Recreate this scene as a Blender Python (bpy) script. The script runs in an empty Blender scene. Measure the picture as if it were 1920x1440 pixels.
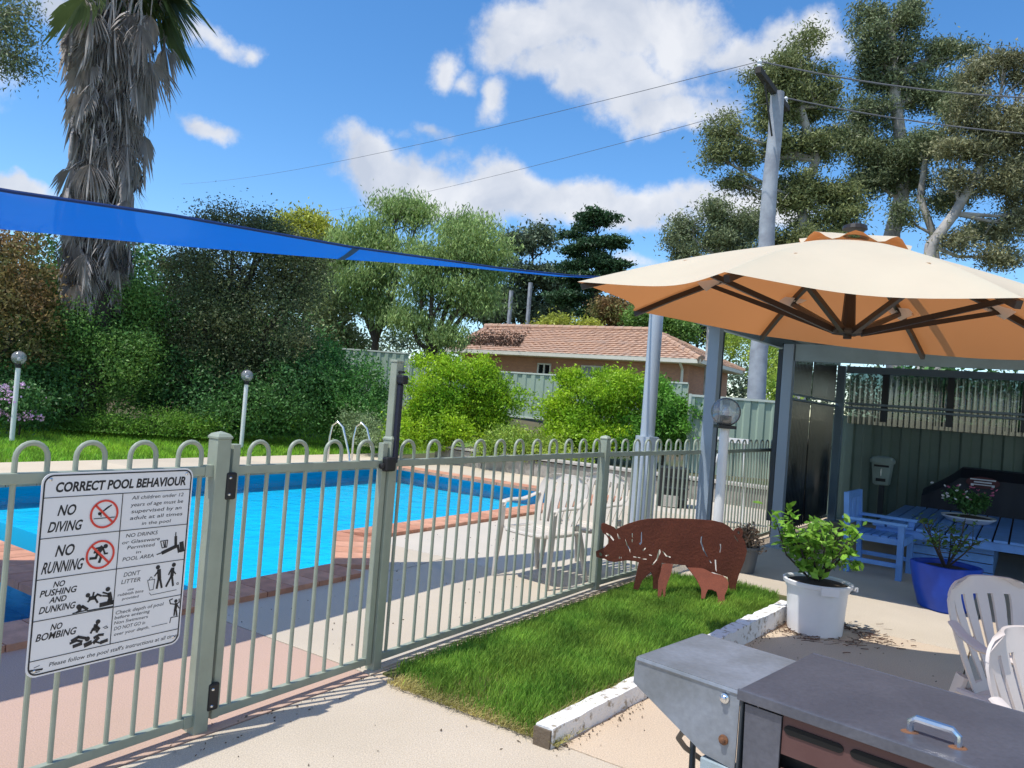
import bpy, math, random
import numpy as np
from mathutils import Vector, Matrix
random.seed(7)
rng = np.random.default_rng(7)
scn = bpy.context.scene
COL = scn.collection
PI = math.pi
# ------------------------------------------------------------------ camera
FPX, ROLL, PITCH, EYE = 1442.0, 0.078, math.atan(24 / 1442.0), 1.5
R0 = Vector((1, 0, 0)); FWD = Vector((0, math.cos(PITCH), math.sin(PITCH))); U0 = Vector((0, -math.sin(PITCH), math.cos(PITCH)))
CR = R0 * math.cos(ROLL) + U0 * math.sin(ROLL); CU = U0 * math.cos(ROLL) - R0 * math.sin(ROLL)
CAM = Vector((0, 0, EYE))
cam = bpy.data.objects.new('camera', bpy.data.cameras.new('camera')); COL.objects.link(cam)
cam.matrix_world = Matrix(((CR.x, CU.x, -FWD.x, CAM.x), (CR.y, CU.y, -FWD.y, CAM.y), (CR.z, CU.z, -FWD.z, CAM.z), (0, 0, 0, 1)))
cam.data.sensor_width = 36; cam.data.lens = 36 * FPX / 1920; cam.data.clip_end = 2000; cam.data.clip_start = 0.05
scn.camera = cam

def ray(px, py): return FWD + CR * ((px - 960) / FPX) - CU * ((py - 720) / FPX)
def at(px, py, z=0.0):                      # the point of the photograph's pixel that lies at height z
    d = ray(px, py); return CAM + d * ((z - EYE) / d.z)
def atd(px, py, dist): return CAM + ray(px, py) * dist
def hit(px, py, p0, n):
    d = ray(px, py); return CAM + d * ((p0 - CAM).dot(n) / d.dot(n))
UD = Vector((0.559, 0.829, 0)); VD = Vector((0.829, -0.559, 0))   # along the pool fence, and square to it
def G(u, v, z=0.0): return UD * u + VD * v + Vector((0, 0, z))
ANG = math.atan2(UD.y, UD.x)

# ------------------------------------------------------------------ world
SUN_AZ, SUN_EL = math.radians(57 + 180), math.radians(67)
w = bpy.data.worlds.new('World'); scn.world = w; w.use_nodes = True
nt = w.node_tree; nt.nodes.clear()
def wn(t, **k):
    n = nt.nodes.new(t)
    for a, b in k.items(): setattr(n, a, b)
    return n
out = wn('ShaderNodeOutputWorld'); bg = wn('ShaderNodeBackground'); bgc = wn('ShaderNodeBackground'); mx = wn('ShaderNodeMixShader')
sky = wn('ShaderNodeTexSky', sky_type='NISHITA'); sky.sun_disc = False; sky.sun_elevation = SUN_EL; sky.sun_rotation = SUN_AZ
sky.air_density = 1.0; sky.dust_density = 0.25; sky.ozone_density = 3.0; sky.altitude = 600
hsv = wn('ShaderNodeHueSaturation'); hsv.inputs['Saturation'].default_value = 1.25; hsv.inputs['Value'].default_value = 1.0
nt.links.new(sky.outputs[0], hsv.inputs['Color']); nt.links.new(hsv.outputs[0], bg.inputs[0])
bg.inputs[1].default_value = 0.145; bgc.inputs[1].default_value = 0.66
tc = wn('ShaderNodeTexCoord')
def L(a, b): nt.links.new(a, b)
def math_n(op, a, b=None, clamp=False):
    n = wn('ShaderNodeMath', operation=op, use_clamp=clamp)
    for i, x in enumerate((a, b)):
        if x is None: continue
        if isinstance(x, (int, float)): n.inputs[i].default_value = x
        else: L(x, n.inputs[i])
    return n.outputs[0]
def noise_n(vec, scale, detail=6, rough=0.55):
    n = wn('ShaderNodeTexNoise'); n.inputs['Scale'].default_value = scale; n.inputs['Detail'].default_value = detail; n.inputs['Roughness'].default_value = rough
    L(vec, n.inputs['Vector']); return n
nz = noise_n(tc.outputs['Generated'], 7.0, 7, 0.55)
vs = wn('ShaderNodeVectorMath', operation='SUBTRACT'); L(nz.outputs['Color'], vs.inputs[0]); vs.inputs[1].default_value = (.5, .5, .5)
vm = wn('ShaderNodeVectorMath', operation='SCALE'); L(vs.outputs[0], vm.inputs[0]); vm.inputs['Scale'].default_value = 0.11
va = wn('ShaderNodeVectorMath', operation='ADD'); L(tc.outputs['Generated'], va.inputs[0]); L(vm.outputs[0], va.inputs[1])
CLOUDS = [(415, 80, 62, 26, 32, .8), (470, 108, 26, 20, -40, .5), (396, 237, 44, 20, 25, .75), (10, 352, 70, 26, 8, .9), (820, 125, 36, 42, 10, .8), (858, 158, 46, 22, 15, .5),
          (932, 208, 46, 30, -10, .75), (800, 246, 34, 18, 20, .35), (755, 262, 24, 18, 0, .3), (1010, 60, 100, 62, 10, 1), (1120, 50, 150, 85, 0, 1.1), (1150, 150, 175, 70, 10, 1.1),
          (960, 110, 70, 50, 0, .8), (1250, 195, 95, 42, 5, 1), (1250, 60, 130, 90, 12, 1), (1380, 95, 120, 45, 12, .8), (1500, 88, 80, 46, 5, .8), (1305, 225, 30, 18, 30, .5),
          (700, 322, 95, 56, 20, 1.1), (800, 352, 140, 62, 5, 1.15), (930, 370, 160, 62, 5, 1.15), (1080, 380, 155, 54, 6, 1.1), (1220, 398, 135, 42, 8, 1.0), (1330, 385, 110, 34, -5, .9),
          (1440, 385, 120, 40, 0, .8), (1180, 500, 60, 16, 0, .6), (-160, 120, 150, 70, 0, .8), (2150, 200, 180, 80, 0, .8), (800, -150, 260, 80, 0, .8), (1700, -260, 300, 110, 0, .8), (100, -20, 60, 40, 0, .5)]
acc = None
for cx, cy, rx, ry, rot, wgt in CLOUDS:
    c = ray(cx, cy).normalized(); r = math.radians(rot)
    ax = (CR * math.cos(r) - CU * math.sin(r)); ax = (ax - c * ax.dot(c)).normalized(); ay = c.cross(ax).normalized()
    s = c.dot(FWD)
    outs = []
    for a, rad in ((ax, rx), (ay, ry)):
        d = wn('ShaderNodeVectorMath', operation='DOT_PRODUCT'); L(va.outputs[0], d.inputs[0]); d.inputs[1].default_value = a * (FPX / (rad * 1.15) / s)
        outs.append(math_n('MULTIPLY', d.outputs['Value'], d.outputs['Value']))
    q = math_n('SQRT', math_n('ADD', outs[0], outs[1]))
    f = math_n('MULTIPLY', math_n('SUBTRACT', 1.0, q), wgt)
    dc = wn('ShaderNodeVectorMath', operation='DOT_PRODUCT'); L(tc.outputs['Generated'], dc.inputs[0]); dc.inputs[1].default_value = c
    f = math_n('SUBTRACT', f, math_n('MULTIPLY', math_n('LESS_THAN', dc.outputs['Value'], 0.0), 9.0))
    acc = f if acc is None else math_n('MAXIMUM', acc, f)
nb_ = noise_n(va.outputs[0], 2.6, 4, .5)      # unseen cumulus added outside the frame to whiten the shadow fill
df_ = wn('ShaderNodeVectorMath', operation='DOT_PRODUCT'); L(tc.outputs['Generated'], df_.inputs[0]); df_.inputs[1].default_value = FWD
fo_ = math_n('SUBTRACT', math_n('MULTIPLY', math_n('SUBTRACT', nb_.outputs['Fac'], .51), 5.0), math_n('MULTIPLY', math_n('GREATER_THAN', df_.outputs['Value'], .70), 9.0))
acc = math_n('MAXIMUM', acc, fo_)
n2 = noise_n(tc.outputs['Generated'], 16.0, 8, 0.62)
dens = math_n('ADD', acc, math_n('MULTIPLY', math_n('SUBTRACT', n2.outputs['Fac'], 0.5), 1.5))
mr = wn('ShaderNodeMapRange', interpolation_type='SMOOTHSTEP'); L(dens, mr.inputs['Value']); mr.inputs['From Min'].default_value = -0.08; mr.inputs['From Max'].default_value = 0.55
n3 = noise_n(va.outputs[0], 9.0, 5, 0.5)
cr = wn('ShaderNodeValToRGB'); L(n3.outputs['Fac'], cr.inputs[0])
cr.color_ramp.elements[0].position = .35; cr.color_ramp.elements[0].color = (.62, .68, .80, 1); cr.color_ramp.elements[1].position = .6; cr.color_ramp.elements[1].color = (.93, .95, 1, 1)
L(cr.outputs[0], bgc.inputs[0])
L(math_n('MULTIPLY', mr.outputs[0], 0.95), mx.inputs[0]); L(bg.outputs[0], mx.inputs[1]); L(bgc.outputs[0], mx.inputs[2]); L(mx.outputs[0], out.inputs[0])
# ------------------------------------------------------------------ sun and exposure
tosun = Vector((math.sin(SUN_AZ) * math.cos(SUN_EL), math.cos(SUN_AZ) * math.cos(SUN_EL), math.sin(SUN_EL)))
sd = bpy.data.lights.new('sun', 'SUN'); sd.energy = 3.0; sd.angle = math.radians(0.53); sd.color = (1.0, 0.955, 0.88)
so = bpy.data.objects.new('sun', sd); COL.objects.link(so); so.rotation_euler = (-tosun).to_track_quat('-Z', 'Y').to_euler(); so.location = (0, 0, 30)
vs_ = scn.view_settings; vs_.view_transform = 'Standard'; vs_.look = 'None'; vs_.exposure = 0.52; vs_.gamma = 1; vs_.use_curve_mapping = False
scn.cycles.max_bounces = 8; scn.cycles.transparent_max_bounces = 24

# ------------------------------------------------------------------ materials
MATS = {}
def mat(name, col, rough=.6, metal=0., var=0.15, vscale=3., bump=0., bscale=60., col2=None, edge=(.4, .6), spec=.5, trl=None, alpha=None, spk=0., spscale=250., coat=0.):
    if name in MATS: return MATS[name]
    m = bpy.data.materials.new(name); m.use_nodes = True; t = m.node_tree; P = t.nodes['Principled BSDF']; O = t.nodes['Material Output']
    col = tuple(min(.84, x*1.22) for x in col); col2 = tuple(min(.84, x*1.22) for x in col2) if col2 else None
    c = tuple(col) + (1,); c2 = tuple(col2) + (1,) if col2 else tuple(x * (1 - var) for x in col) + (1,)
    tcn = t.nodes.new('ShaderNodeTexCoord')
    n = t.nodes.new('ShaderNodeTexNoise'); n.inputs['Scale'].default_value = vscale; n.inputs['Detail'].default_value = 6; n.inputs['Roughness'].default_value = .6
    t.links.new(tcn.outputs['Object'], n.inputs['Vector'])
    r = t.nodes.new('ShaderNodeValToRGB'); r.color_ramp.elements[0].position = edge[0]; r.color_ramp.elements[1].position = edge[1]
    r.color_ramp.elements[0].color = c2; r.color_ramp.elements[1].color = c
    t.links.new(n.outputs['Fac'], r.inputs[0]); colout = r.outputs[0]
    if spk:
        n4 = t.nodes.new('ShaderNodeTexNoise'); n4.inputs['Scale'].default_value = spscale; n4.inputs['Detail'].default_value = 3
        t.links.new(tcn.outputs['Object'], n4.inputs['Vector'])
        mp = t.nodes.new('ShaderNodeMapRange'); mp.inputs['From Min'].default_value = .3; mp.inputs['From Max'].default_value = .7; mp.inputs['To Min'].default_value = 1 - spk; mp.inputs['To Max'].default_value = 1 + spk
        t.links.new(n4.outputs['Fac'], mp.inputs['Value'])
        vmn = t.nodes.new('ShaderNodeVectorMath'); vmn.operation = 'SCALE'; t.links.new(colout, vmn.inputs[0]); t.links.new(mp.outputs[0], vmn.inputs['Scale']); colout = vmn.outputs[0]
    t.links.new(colout, P.inputs['Base Color'])
    P.inputs['Roughness'].default_value = rough; P.inputs['Metallic'].default_value = metal; P.inputs['Specular IOR Level'].default_value = spec; P.inputs['Coat Weight'].default_value = coat
    if bump:
        b = t.nodes.new('ShaderNodeBump'); b.inputs['Strength'].default_value = bump; b.inputs['Distance'].default_value = .01
        n5 = t.nodes.new('ShaderNodeTexNoise'); n5.inputs['Scale'].default_value = bscale; n5.inputs['Detail'].default_value = 5
        t.links.new(tcn.outputs['Object'], n5.inputs['Vector']); t.links.new(n5.outputs['Fac'], b.inputs['Height']); t.links.new(b.outputs[0], P.inputs['Normal'])
    if trl:
        tr = t.nodes.new('ShaderNodeBsdfTranslucent'); mxs = t.nodes.new('ShaderNodeMixShader'); mxs.inputs[0].default_value = trl[1]
        if trl[0]: tr.inputs[0].default_value = tuple(trl[0]) + (1,)
        else: t.links.new(colout, tr.inputs[0])
        t.links.new(P.outputs[0], mxs.inputs[1]); t.links.new(tr.outputs[0], mxs.inputs[2]); t.links.new(mxs.outputs[0], O.inputs[0])
    if alpha is not None: P.inputs['Alpha'].default_value = alpha
    MATS[name] = m; return m
def leafmat(name, c1, c2, tr=.3, vs=.8, rough=.5):
    if name in MATS: return MATS[name]
    c1 = tuple(x*1.45 for x in c1); c2 = tuple(x*1.45 for x in c2)
    m = mat(name, c1, rough, col2=c2, vscale=vs, edge=(.36, .64), trl=(None, tr), spec=.3)
    t = m.node_tree; P = t.nodes['Principled BSDF']; src = P.inputs['Base Color'].links[0].from_socket
    a = t.nodes.new('ShaderNodeAttribute'); a.attribute_name = 'tone'
    v = t.nodes.new('ShaderNodeVectorMath'); v.operation = 'SCALE'; t.links.new(src, v.inputs[0]); t.links.new(a.outputs['Fac'], v.inputs['Scale'])
    t.links.new(v.outputs[0], P.inputs['Base Color'])
    for n in t.nodes:
        if n.type == 'BSDF_TRANSLUCENT': t.links.new(v.outputs[0], n.inputs[0])
    return m
def glassmat(name, tint, gloss=.12, rough=.03, bump=0, bscale=8., trans=1.0, fres=1.33, solid=None):
    m = bpy.data.materials.new(name); m.use_nodes = True; t = m.node_tree; t.nodes.clear()
    o = t.nodes.new('ShaderNodeOutputMaterial'); tr = t.nodes.new('ShaderNodeBsdfTransparent'); g = t.nodes.new('ShaderNodeBsdfGlossy'); mixer = t.nodes.new('ShaderNodeMixShader'); f = t.nodes.new('ShaderNodeFresnel')
    tr.inputs[0].default_value = tuple(tint) + (1,); g.inputs['Roughness'].default_value = rough; f.inputs[0].default_value = fres
    base = tr.outputs[0]
    if solid:
        d = t.nodes.new('ShaderNodeBsdfDiffuse'); d.inputs[0].default_value = tuple(solid[0]) + (1,); ms = t.nodes.new('ShaderNodeMixShader'); ms.inputs[0].default_value = solid[1]
        t.links.new(tr.outputs[0], ms.inputs[1]); t.links.new(d.outputs[0], ms.inputs[2]); base = ms.outputs[0]
    ad = t.nodes.new('ShaderNodeMath'); ad.operation = 'MULTIPLY_ADD'; ad.inputs[1].default_value = 1.0; ad.inputs[2].default_value = gloss; ad.use_clamp = True
    t.links.new(f.outputs[0], ad.inputs[0]); t.links.new(ad.outputs[0], mixer.inputs[0]); t.links.new(base, mixer.inputs[1]); t.links.new(g.outputs[0], mixer.inputs[2]); t.links.new(mixer.outputs[0], o.inputs[0])
    if bump:
        b = t.nodes.new('ShaderNodeBump'); b.inputs['Strength'].default_value = bump; b.inputs['Distance'].default_value = .05
        n = t.nodes.new('ShaderNodeTexNoise'); n.inputs['Scale'].default_value = bscale; n.inputs['Detail'].default_value = 3; tcn = t.nodes.new('ShaderNodeTexCoord')
        t.links.new(tcn.outputs['Object'], n.inputs['Vector']); t.links.new(n.outputs['Fac'], b.inputs['Height']); t.links.new(b.outputs[0], g.inputs['Normal']); t.links.new(b.outputs[0], f.inputs['Normal'])
    MATS[name] = m; return m

# ------------------------------------------------------------------ objects
def tag(o, label=None, cat=None, group=None, kind=None):
    if label: o['label'] = label
    if cat: o['category'] = cat
    if group: o['group'] = group
    if kind: o['kind'] = kind
    return o
def wloc(o):
    p = Vector((0, 0, 0))
    while o: p += o.location; o = o.parent
    return p
def thing(name, label, cat, loc, group=None, rz=0):
    o = bpy.data.objects.new(name, None); COL.objects.link(o); o.empty_display_size = .2
    o.location = loc; o.rotation_euler = (0, 0, rz); return tag(o, label, cat, group)
def link(name, me, parent=None, loc=(0, 0, 0), rz=0, kind=None):
    o = bpy.data.objects.new(name, me); COL.objects.link(o); o.parent = parent; o.location = loc; o.rotation_euler = (0, 0, rz)
    if kind: o['kind'] = kind
    return o
def dup(root, loc, rz, label=None):
    r = root.copy(); COL.objects.link(r); r.location = loc; r.rotation_euler = (0, 0, rz)
    if label: r['label'] = label
    for ch in list(root.children):
        c = ch.copy(); COL.objects.link(c); c.parent = r
        for g in ch.children:
            d = g.copy(); COL.objects.link(d); d.parent = c
    return r
class MB:
    def __init__(s): s.v = []; s.f = []
    def quadbox(s, c8):
        b = len(s.v); s.v += [Vector(p) for p in c8]
        s.f += [(b, b+3, b+2, b+1), (b+4, b+5, b+6, b+7), (b, b+1, b+5, b+4), (b+1, b+2, b+6, b+5), (b+2, b+3, b+7, b+6), (b+3, b, b+4, b+7)]; return s
    def box(s, c, d, M=None):
        x, y, z = d[0] / 2, d[1] / 2, d[2] / 2; c = Vector(c)
        pts = [Vector(p) for p in ((-x, -y, -z), (x, -y, -z), (x, y, -z), (-x, y, -z), (-x, -y, z), (x, -y, z), (x, y, z), (-x, y, z))]
        if M is not None: pts = [M @ p for p in pts]
        return s.quadbox([p + c for p in pts])
    def uvbox(s, u0, u1, v0, v1, z0, z1):
        return s.quadbox([G(u0, v0, z0), G(u0, v1, z0), G(u1, v1, z0), G(u1, v0, z0), G(u0, v0, z1), G(u0, v1, z1), G(u1, v1, z1), G(u1, v0, z1)])
    def tube(s, pts, rad, seg=8, flat=1., cap=True, up=None):
        pts = [Vector(p) for p in pts]; n = len(pts)
        if isinstance(rad, (int, float)): rad = [rad] * n
        b = len(s.v); ref = Vector(up) if up else None
        for i, p in enumerate(pts):
            t = (pts[min(i + 1, n - 1)] - pts[max(i - 1, 0)]).normalized()
            r = ref if ref else (Vector((0, 0, 1)) if abs(t.z) < .9 else Vector((1, 0, 0)))
            x = t.cross(r)
            if x.length < 1e-4: x = t.cross(Vector((0, 1, 0.1)))
            x.normalize(); y = x.cross(t).normalized()
            if not ref and i and (x.dot(px_) < 0): x, y = -x, -y
            if not ref and i:
                x = (px_ - t * px_.dot(t)).normalized(); y = x.cross(t).normalized()
            px_ = x
            for k in range(seg):
                a = 2 * PI * k / seg + (PI / 4 if seg == 4 else 0); s.v.append(p + x * (math.cos(a) * rad[i]) + y * (math.sin(a) * rad[i] * flat))
        for i in range(n - 1):
            for k in range(seg):
                k2 = (k + 1) % seg; s.f.append((b + i*seg + k, b + i*seg + k2, b + (i+1)*seg + k2, b + (i+1)*seg + k))
        if cap:
            s.f.append(tuple(b + k for k in range(seg))[::-1]); s.f.append(tuple(b + (n-1)*seg + k for k in range(seg)))
        return s
    def lathe(s, c, prof, seg=24, sx=1., sy=1.):
        b = len(s.v); c = Vector(c)
        for r, z in prof:
            for k in range(seg):
                a = 2 * PI * k / seg; s.v.append(c + Vector((r * math.cos(a) * sx, r * math.sin(a) * sy, z)))
        for i in range(len(prof) - 1):
            for k in range(seg):
                k2 = (k + 1) % seg; s.f.append((b + i*seg + k, b + i*seg + k2, b + (i+1)*seg + k2, b + (i+1)*seg + k))
        s.f.append(tuple(b + k for k in range(seg))[::-1]); s.f.append(tuple(b + (len(prof)-1)*seg + k for k in range(seg)))
        return s
    def prism(s, poly, off):                      # poly: 3-D points, off: thickness vector
        b = len(s.v); n = len(poly); off = Vector(off); s.v += [Vector(p) for p in poly] + [Vector(p) + off for p in poly]
        s.f.append(tuple(range(b, b + n))); s.f.append(tuple(range(b + 2*n - 1, b + n - 1, -1)))
        for i in range(n):
            j = (i + 1) % n; s.f.append((b + i, b + n + i, b + n + j, b + j))
        return s
    def grid(s, rows, off=None):
        b = len(s.v); n = len(rows); m = len(rows[0])
        for r in rows: s.v += [Vector(p) for p in r]
        for i in range(n - 1):
            for j in range(m - 1): s.f.append((b + i*m + j, b + i*m + j + 1, b + (i+1)*m + j + 1, b + (i+1)*m + j))
        if off is not None:
            off = Vector(off); c = len(s.v)
            for r in rows: s.v += [Vector(p) + off for p in r]
            for i in range(n - 1):
                for j in range(m - 1): s.f.append((c + i*m + j + 1, c + i*m + j, c + (i+1)*m + j, c + (i+1)*m + j + 1))
            ring = [j for j in range(m)] + [i*m + m - 1 for i in range(1, n)] + [(n-1)*m + j for j in range(m - 2, -1, -1)] + [i*m for i in range(n - 2, 0, -1)]
            for a, d in zip(ring, ring[1:] + ring[:1]): s.f.append((b + a, c + a, c + d, b + d))
        return s
    def mesh(s, name, m, org=Vector((0, 0, 0)), smooth=False):
        me = bpy.data.meshes.new(name); me.from_pydata([tuple(p - org) for p in s.v], [], s.f); me.materials.append(m)
        if smooth:
            me.polygons.foreach_set('use_smooth', [True] * len(me.polygons)); me.update()
            try: me.set_sharp_from_angle(angle=math.radians(35))
            except Exception: pass
        me.update(); return me
    def build(s, name, m, parent=None, world=True, smooth=False, bevel=0, kind=None):
        o = link(name, s.mesh(name, m, wloc(parent) if (world and parent) else Vector((0, 0, 0)), smooth), parent, kind=kind)
        if bevel:
            md = o.modifiers.new('bevel', 'BEVEL'); md.width = bevel; md.segments = 2; md.limit_method = 'ANGLE'; md.angle_limit = math.radians(40)
        return o
def mesh_np(name, verts, faces, m, tone=None, org=None, smooth=False):
    me = bpy.data.meshes.new(name); k = faces.shape[1]
    if org is not None: verts = verts - np.array(org)
    me.vertices.add(len(verts)); me.vertices.foreach_set('co', verts.astype(np.float32).ravel())
    me.loops.add(faces.size); me.loops.foreach_set('vertex_index', faces.astype(np.int32).ravel())
    me.polygons.add(len(faces)); me.polygons.foreach_set('loop_start', np.arange(0, faces.size, k, dtype=np.int32)); me.polygons.foreach_set('loop_total', np.full(len(faces), k, np.int32))
    if smooth: me.polygons.foreach_set('use_smooth', np.ones(len(faces), bool))
    me.materials.append(m); me.update(calc_edges=True)
    if tone is not None:
        a = me.attributes.new('tone', 'FLOAT', 'FACE'); a.data.foreach_set('value', tone.astype(np.float32))
    return me
def box_obj(name, m, parent, c, d, M=None, bevel=0): return MB().box(c, d, M).build(name, m, parent, bevel=bevel)
def RZ(a): return Matrix.Rotation(a, 3, 'Z')
RU = RZ(ANG)
def plate(name, m, parent, outer, holes, origin, ex, ez, thick):      # flat cut-out plate in the plane (ex, ez), holes cut through
    cu = bpy.data.curves.new(name, 'CURVE'); cu.dimensions = '2D'; cu.fill_mode = 'BOTH'; cu.extrude = thick / 2
    for poly in [outer] + holes:
        sp = cu.splines.new('POLY'); sp.points.add(len(poly) - 1)
        for i, p in enumerate(poly): sp.points[i].co = (p[0], p[1], 0, 1)
        sp.use_cyclic_u = True
    tmp = bpy.data.objects.new('tmp', cu); COL.objects.link(tmp); dg = bpy.context.evaluated_depsgraph_get()
    me = bpy.data.meshes.new_from_object(tmp.evaluated_get(dg)); bpy.data.objects.remove(tmp)
    ey = ez.cross(ex).normalized(); M = Matrix((ex, ez, ex.cross(ez))).transposed().to_4x4(); M.translation = origin - (wloc(parent) if parent else Vector())
    me.transform(M); me.materials.clear(); me.materials.append(m); me.name = name
    return link(name, me, parent)

# ------------------------------------------------------------------ foliage
def leaves(centers, size, droop=0., seed=0, aspect=.45, tone=(.5, 1.4)):
    r = np.random.default_rng(seed); n = len(centers)
    d = r.normal(size=(n, 3)); d[:, 2] = d[:, 2] * (1 - droop * .6) - droop * 1.6; d /= np.linalg.norm(d, axis=1)[:, None]
    q = r.normal(size=(n, 3)); q[:, 2] *= .55; sd_ = np.cross(d, q); sd_ /= np.linalg.norm(sd_, axis=1)[:, None] + 1e-9
    L_ = (size * r.uniform(.6, 1.4, n))[:, None]
    nn = np.cross(d, sd_)
    v = np.stack([centers - d*L_*.5, centers + sd_*L_*aspect*.5 + nn*L_*.06, centers + d*L_*.5, centers - sd_*L_*aspect*.5 + nn*L_*.06], 1).reshape(-1, 3)
    f = np.arange(4*n).reshape(-1, 4); return v, f, r.uniform(tone[0], tone[1], n)
def B(px, py, d, rx, ry=None, rd=None):        # a clump of crown: centre, radii in metres
    ry = ry or rx; c = atd(px, py, d); k = d / FPX; return (c, rx*k, ry*k, (rd*k if rd else (rx + ry) / 2 * k))
def cloudpts(blobs, n, per=24, cl=.3, seed=0, shell=.55, flat=.7):
    r = np.random.default_rng(seed); vol = np.array([b[1]*b[2] + .3*b[1]*b[3] for b in blobs]); vol /= vol.sum(); P = []
    for b, f in zip(blobs, vol):
        k = max(3, int(n*f/per)); d = r.normal(size=(k, 3)); d /= np.linalg.norm(d, axis=1)[:, None]
        rad = (shell + (1 - shell)*r.random(k)**.7) * r.uniform(.8, 1.12, k)
        c = d * rad[:, None] * np.array([b[1], b[3], b[2]]) + np.array(b[0])
        s = cl * r.uniform(.5, 1.3, k)
        pts = np.repeat(c, per, 0) + r.normal(size=(k*per, 3)) * np.repeat(s, per)[:, None] * np.array([1, 1, flat]) * .6
        P.append(pts)
    return np.concatenate(P)
def satellites(blobs, seed, k=5, lo=.25, hi=.45):
    r = random.Random(seed); o = list(blobs)
    for c, a, b, d in blobs:
        for _ in range(k):
            v_ = Vector((r.gauss(0, 1), r.gauss(0, 1), r.gauss(.3, 1))).normalized(); s_ = r.uniform(lo, hi); o.append((c + Vector((v_.x*a, v_.y*d, v_.z*b))*r.uniform(.8, 1.0), a*s_, b*s_, d*s_))
    return o
def clumped(blobs, seed, k=8, s=.40):
    r = random.Random(seed); o = []
    for c, a, b, d in blobs:
        for _ in range(k):
            v_ = Vector((r.gauss(0, 1), r.gauss(0, 1), r.gauss(0, 1))).normalized()*r.uniform(.3, .95); q = s*r.uniform(.7, 1.25); o.append((c + Vector((v_.x*a, v_.y*d, v_.z*b)), a*q*1.1, b*q*.8, d*q*1.1))
    return o
def crown(name, m, parent, blobs, n, size, seed=0, per=24, cl=.3, droop=0., shell=.55, aspect=.45, kind=None, floor=None, flat=.7):
    p = cloudpts(blobs, n, per, cl, seed, shell, flat)
    if floor is not None: p[:, 2] = np.maximum(p[:, 2], floor + .03)
    v, f, t = leaves(p, size, droop, seed, aspect)
    return link(name, mesh_np(name, v, f, m, t, wloc(parent) if parent else None), parent, kind=kind)
def limbs(parent, base, blobs, r0, m, seed=0, fork=.45, twigs=5, name='trunk', lname='branch', topz=None):
    r = random.Random(seed); cs = [b[0] for b in blobs]; mid = sum(cs, Vector()) / len(cs)
    top = Vector(base).lerp(mid, fork); top.z = base[2] + (mid.z - base[2]) * fork if topz is None else topz
    MB().tube([base, Vector(base).lerp(top, .5) + Vector((r.uniform(-.1, .1)*r0*6, 0, 0)), top], [r0, r0*.82, r0*.68], 10).build(name, m, parent, smooth=True)
    mb = MB()
    for b in blobs:
        c = b[0]; a = top.lerp(c, .5) + Vector((r.uniform(-1, 1), r.uniform(-1, 1), r.uniform(-.6, .3))) * b[1]*.25
        mb.tube([top, a, c], [r0*.5, r0*.32, r0*.14], 7)
        for _ in range(twigs):
            q = c + Vector((r.uniform(-1, 1)*b[1], r.uniform(-1, 1)*b[3], r.uniform(-.5, 1)*b[2])) * .8
            s_ = a.lerp(c, r.random()); mb.tube([s_, s_.lerp(q, .5) + Vector((0, 0, r.uniform(-.1, .1)*b[2])), q], [r0*.16, r0*.1, r0*.03], 5)
    mb.build(lname, m, parent, smooth=True)
def plant(name, label, cat, blobs, n, size, lm, bm, base=None, r0=.05, group=None, seed=0, cl=.3, droop=0., shell=.55, aspect=.45, fork=.35, twigs=4, per=24, ground=0., flat=.7, core=None, clump=0):
    cs = [b[0] for b in blobs]; mid = sum(cs, Vector()) / len(cs)
    base = Vector(base) if base is not None else Vector((mid.x, mid.y, ground))
    t = thing(name, label, cat, base, group)
    limbs(t, base, blobs, r0, bm, seed, fork, twigs)
    crown('crown', lm, t, clumped(blobs, seed, clump, .40) if clump else satellites(blobs, seed), int(n*1.05), size, seed, per, cl, droop, shell, aspect, floor=ground, flat=flat)
    return t

# ================================================================== SETTING
def sm(x, a, b):
    t = min(1, max(0, (x - a) / (b - a))); return t * t * (3 - 2 * t)
def height(x, y):
    u, v = x*UD.x + y*UD.y, x*VD.x + y*VD.y
    return -.05 + .95 * sm(y, 18.5, 25) + .25 * sm(-v, 15.5, 19) * (1 - sm(y, 18.5, 25))
m_soil = mat('soil', (.09, .075, .045), .95, col2=(.05, .07, .02), vscale=.6, bump=.5, bscale=20)
us = [-160, -80, -40, -20, -10, -5, -2, -1] + [i for i in range(0, 11)] + [11.2] + [12 + i for i in range(0, 30)] + [45, 50, 60, 80, 120, 250]
vv = [-160, -100, -60, -40] + [-30 + i for i in range(0, 19)] + [-10.5, -9, -7.5, -6, -4.4] + [-3 + i for i in range(0, 14)] + [15, 20, 30, 50, 90, 160]
mb = MB()
for u in us:
    for v in vv:
        p = G(u, v); p.z = height(p.x, p.y); mb.v.append(p)
nv = len(vv)
for i in range(len(us) - 1):
    for j in range(nv - 1):
        if -1 <= us[i] < 11.2 and -10.5 <= vv[j] < -4.4: continue
        mb.f.append((i*nv + j, i*nv + j + 1, (i+1)*nv + j + 1, (i+1)*nv + j)[::-1])
tag(mb.build('ground', m_soil, smooth=True), 'dirt and grass ground around the pool yard', kind='structure')

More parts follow.
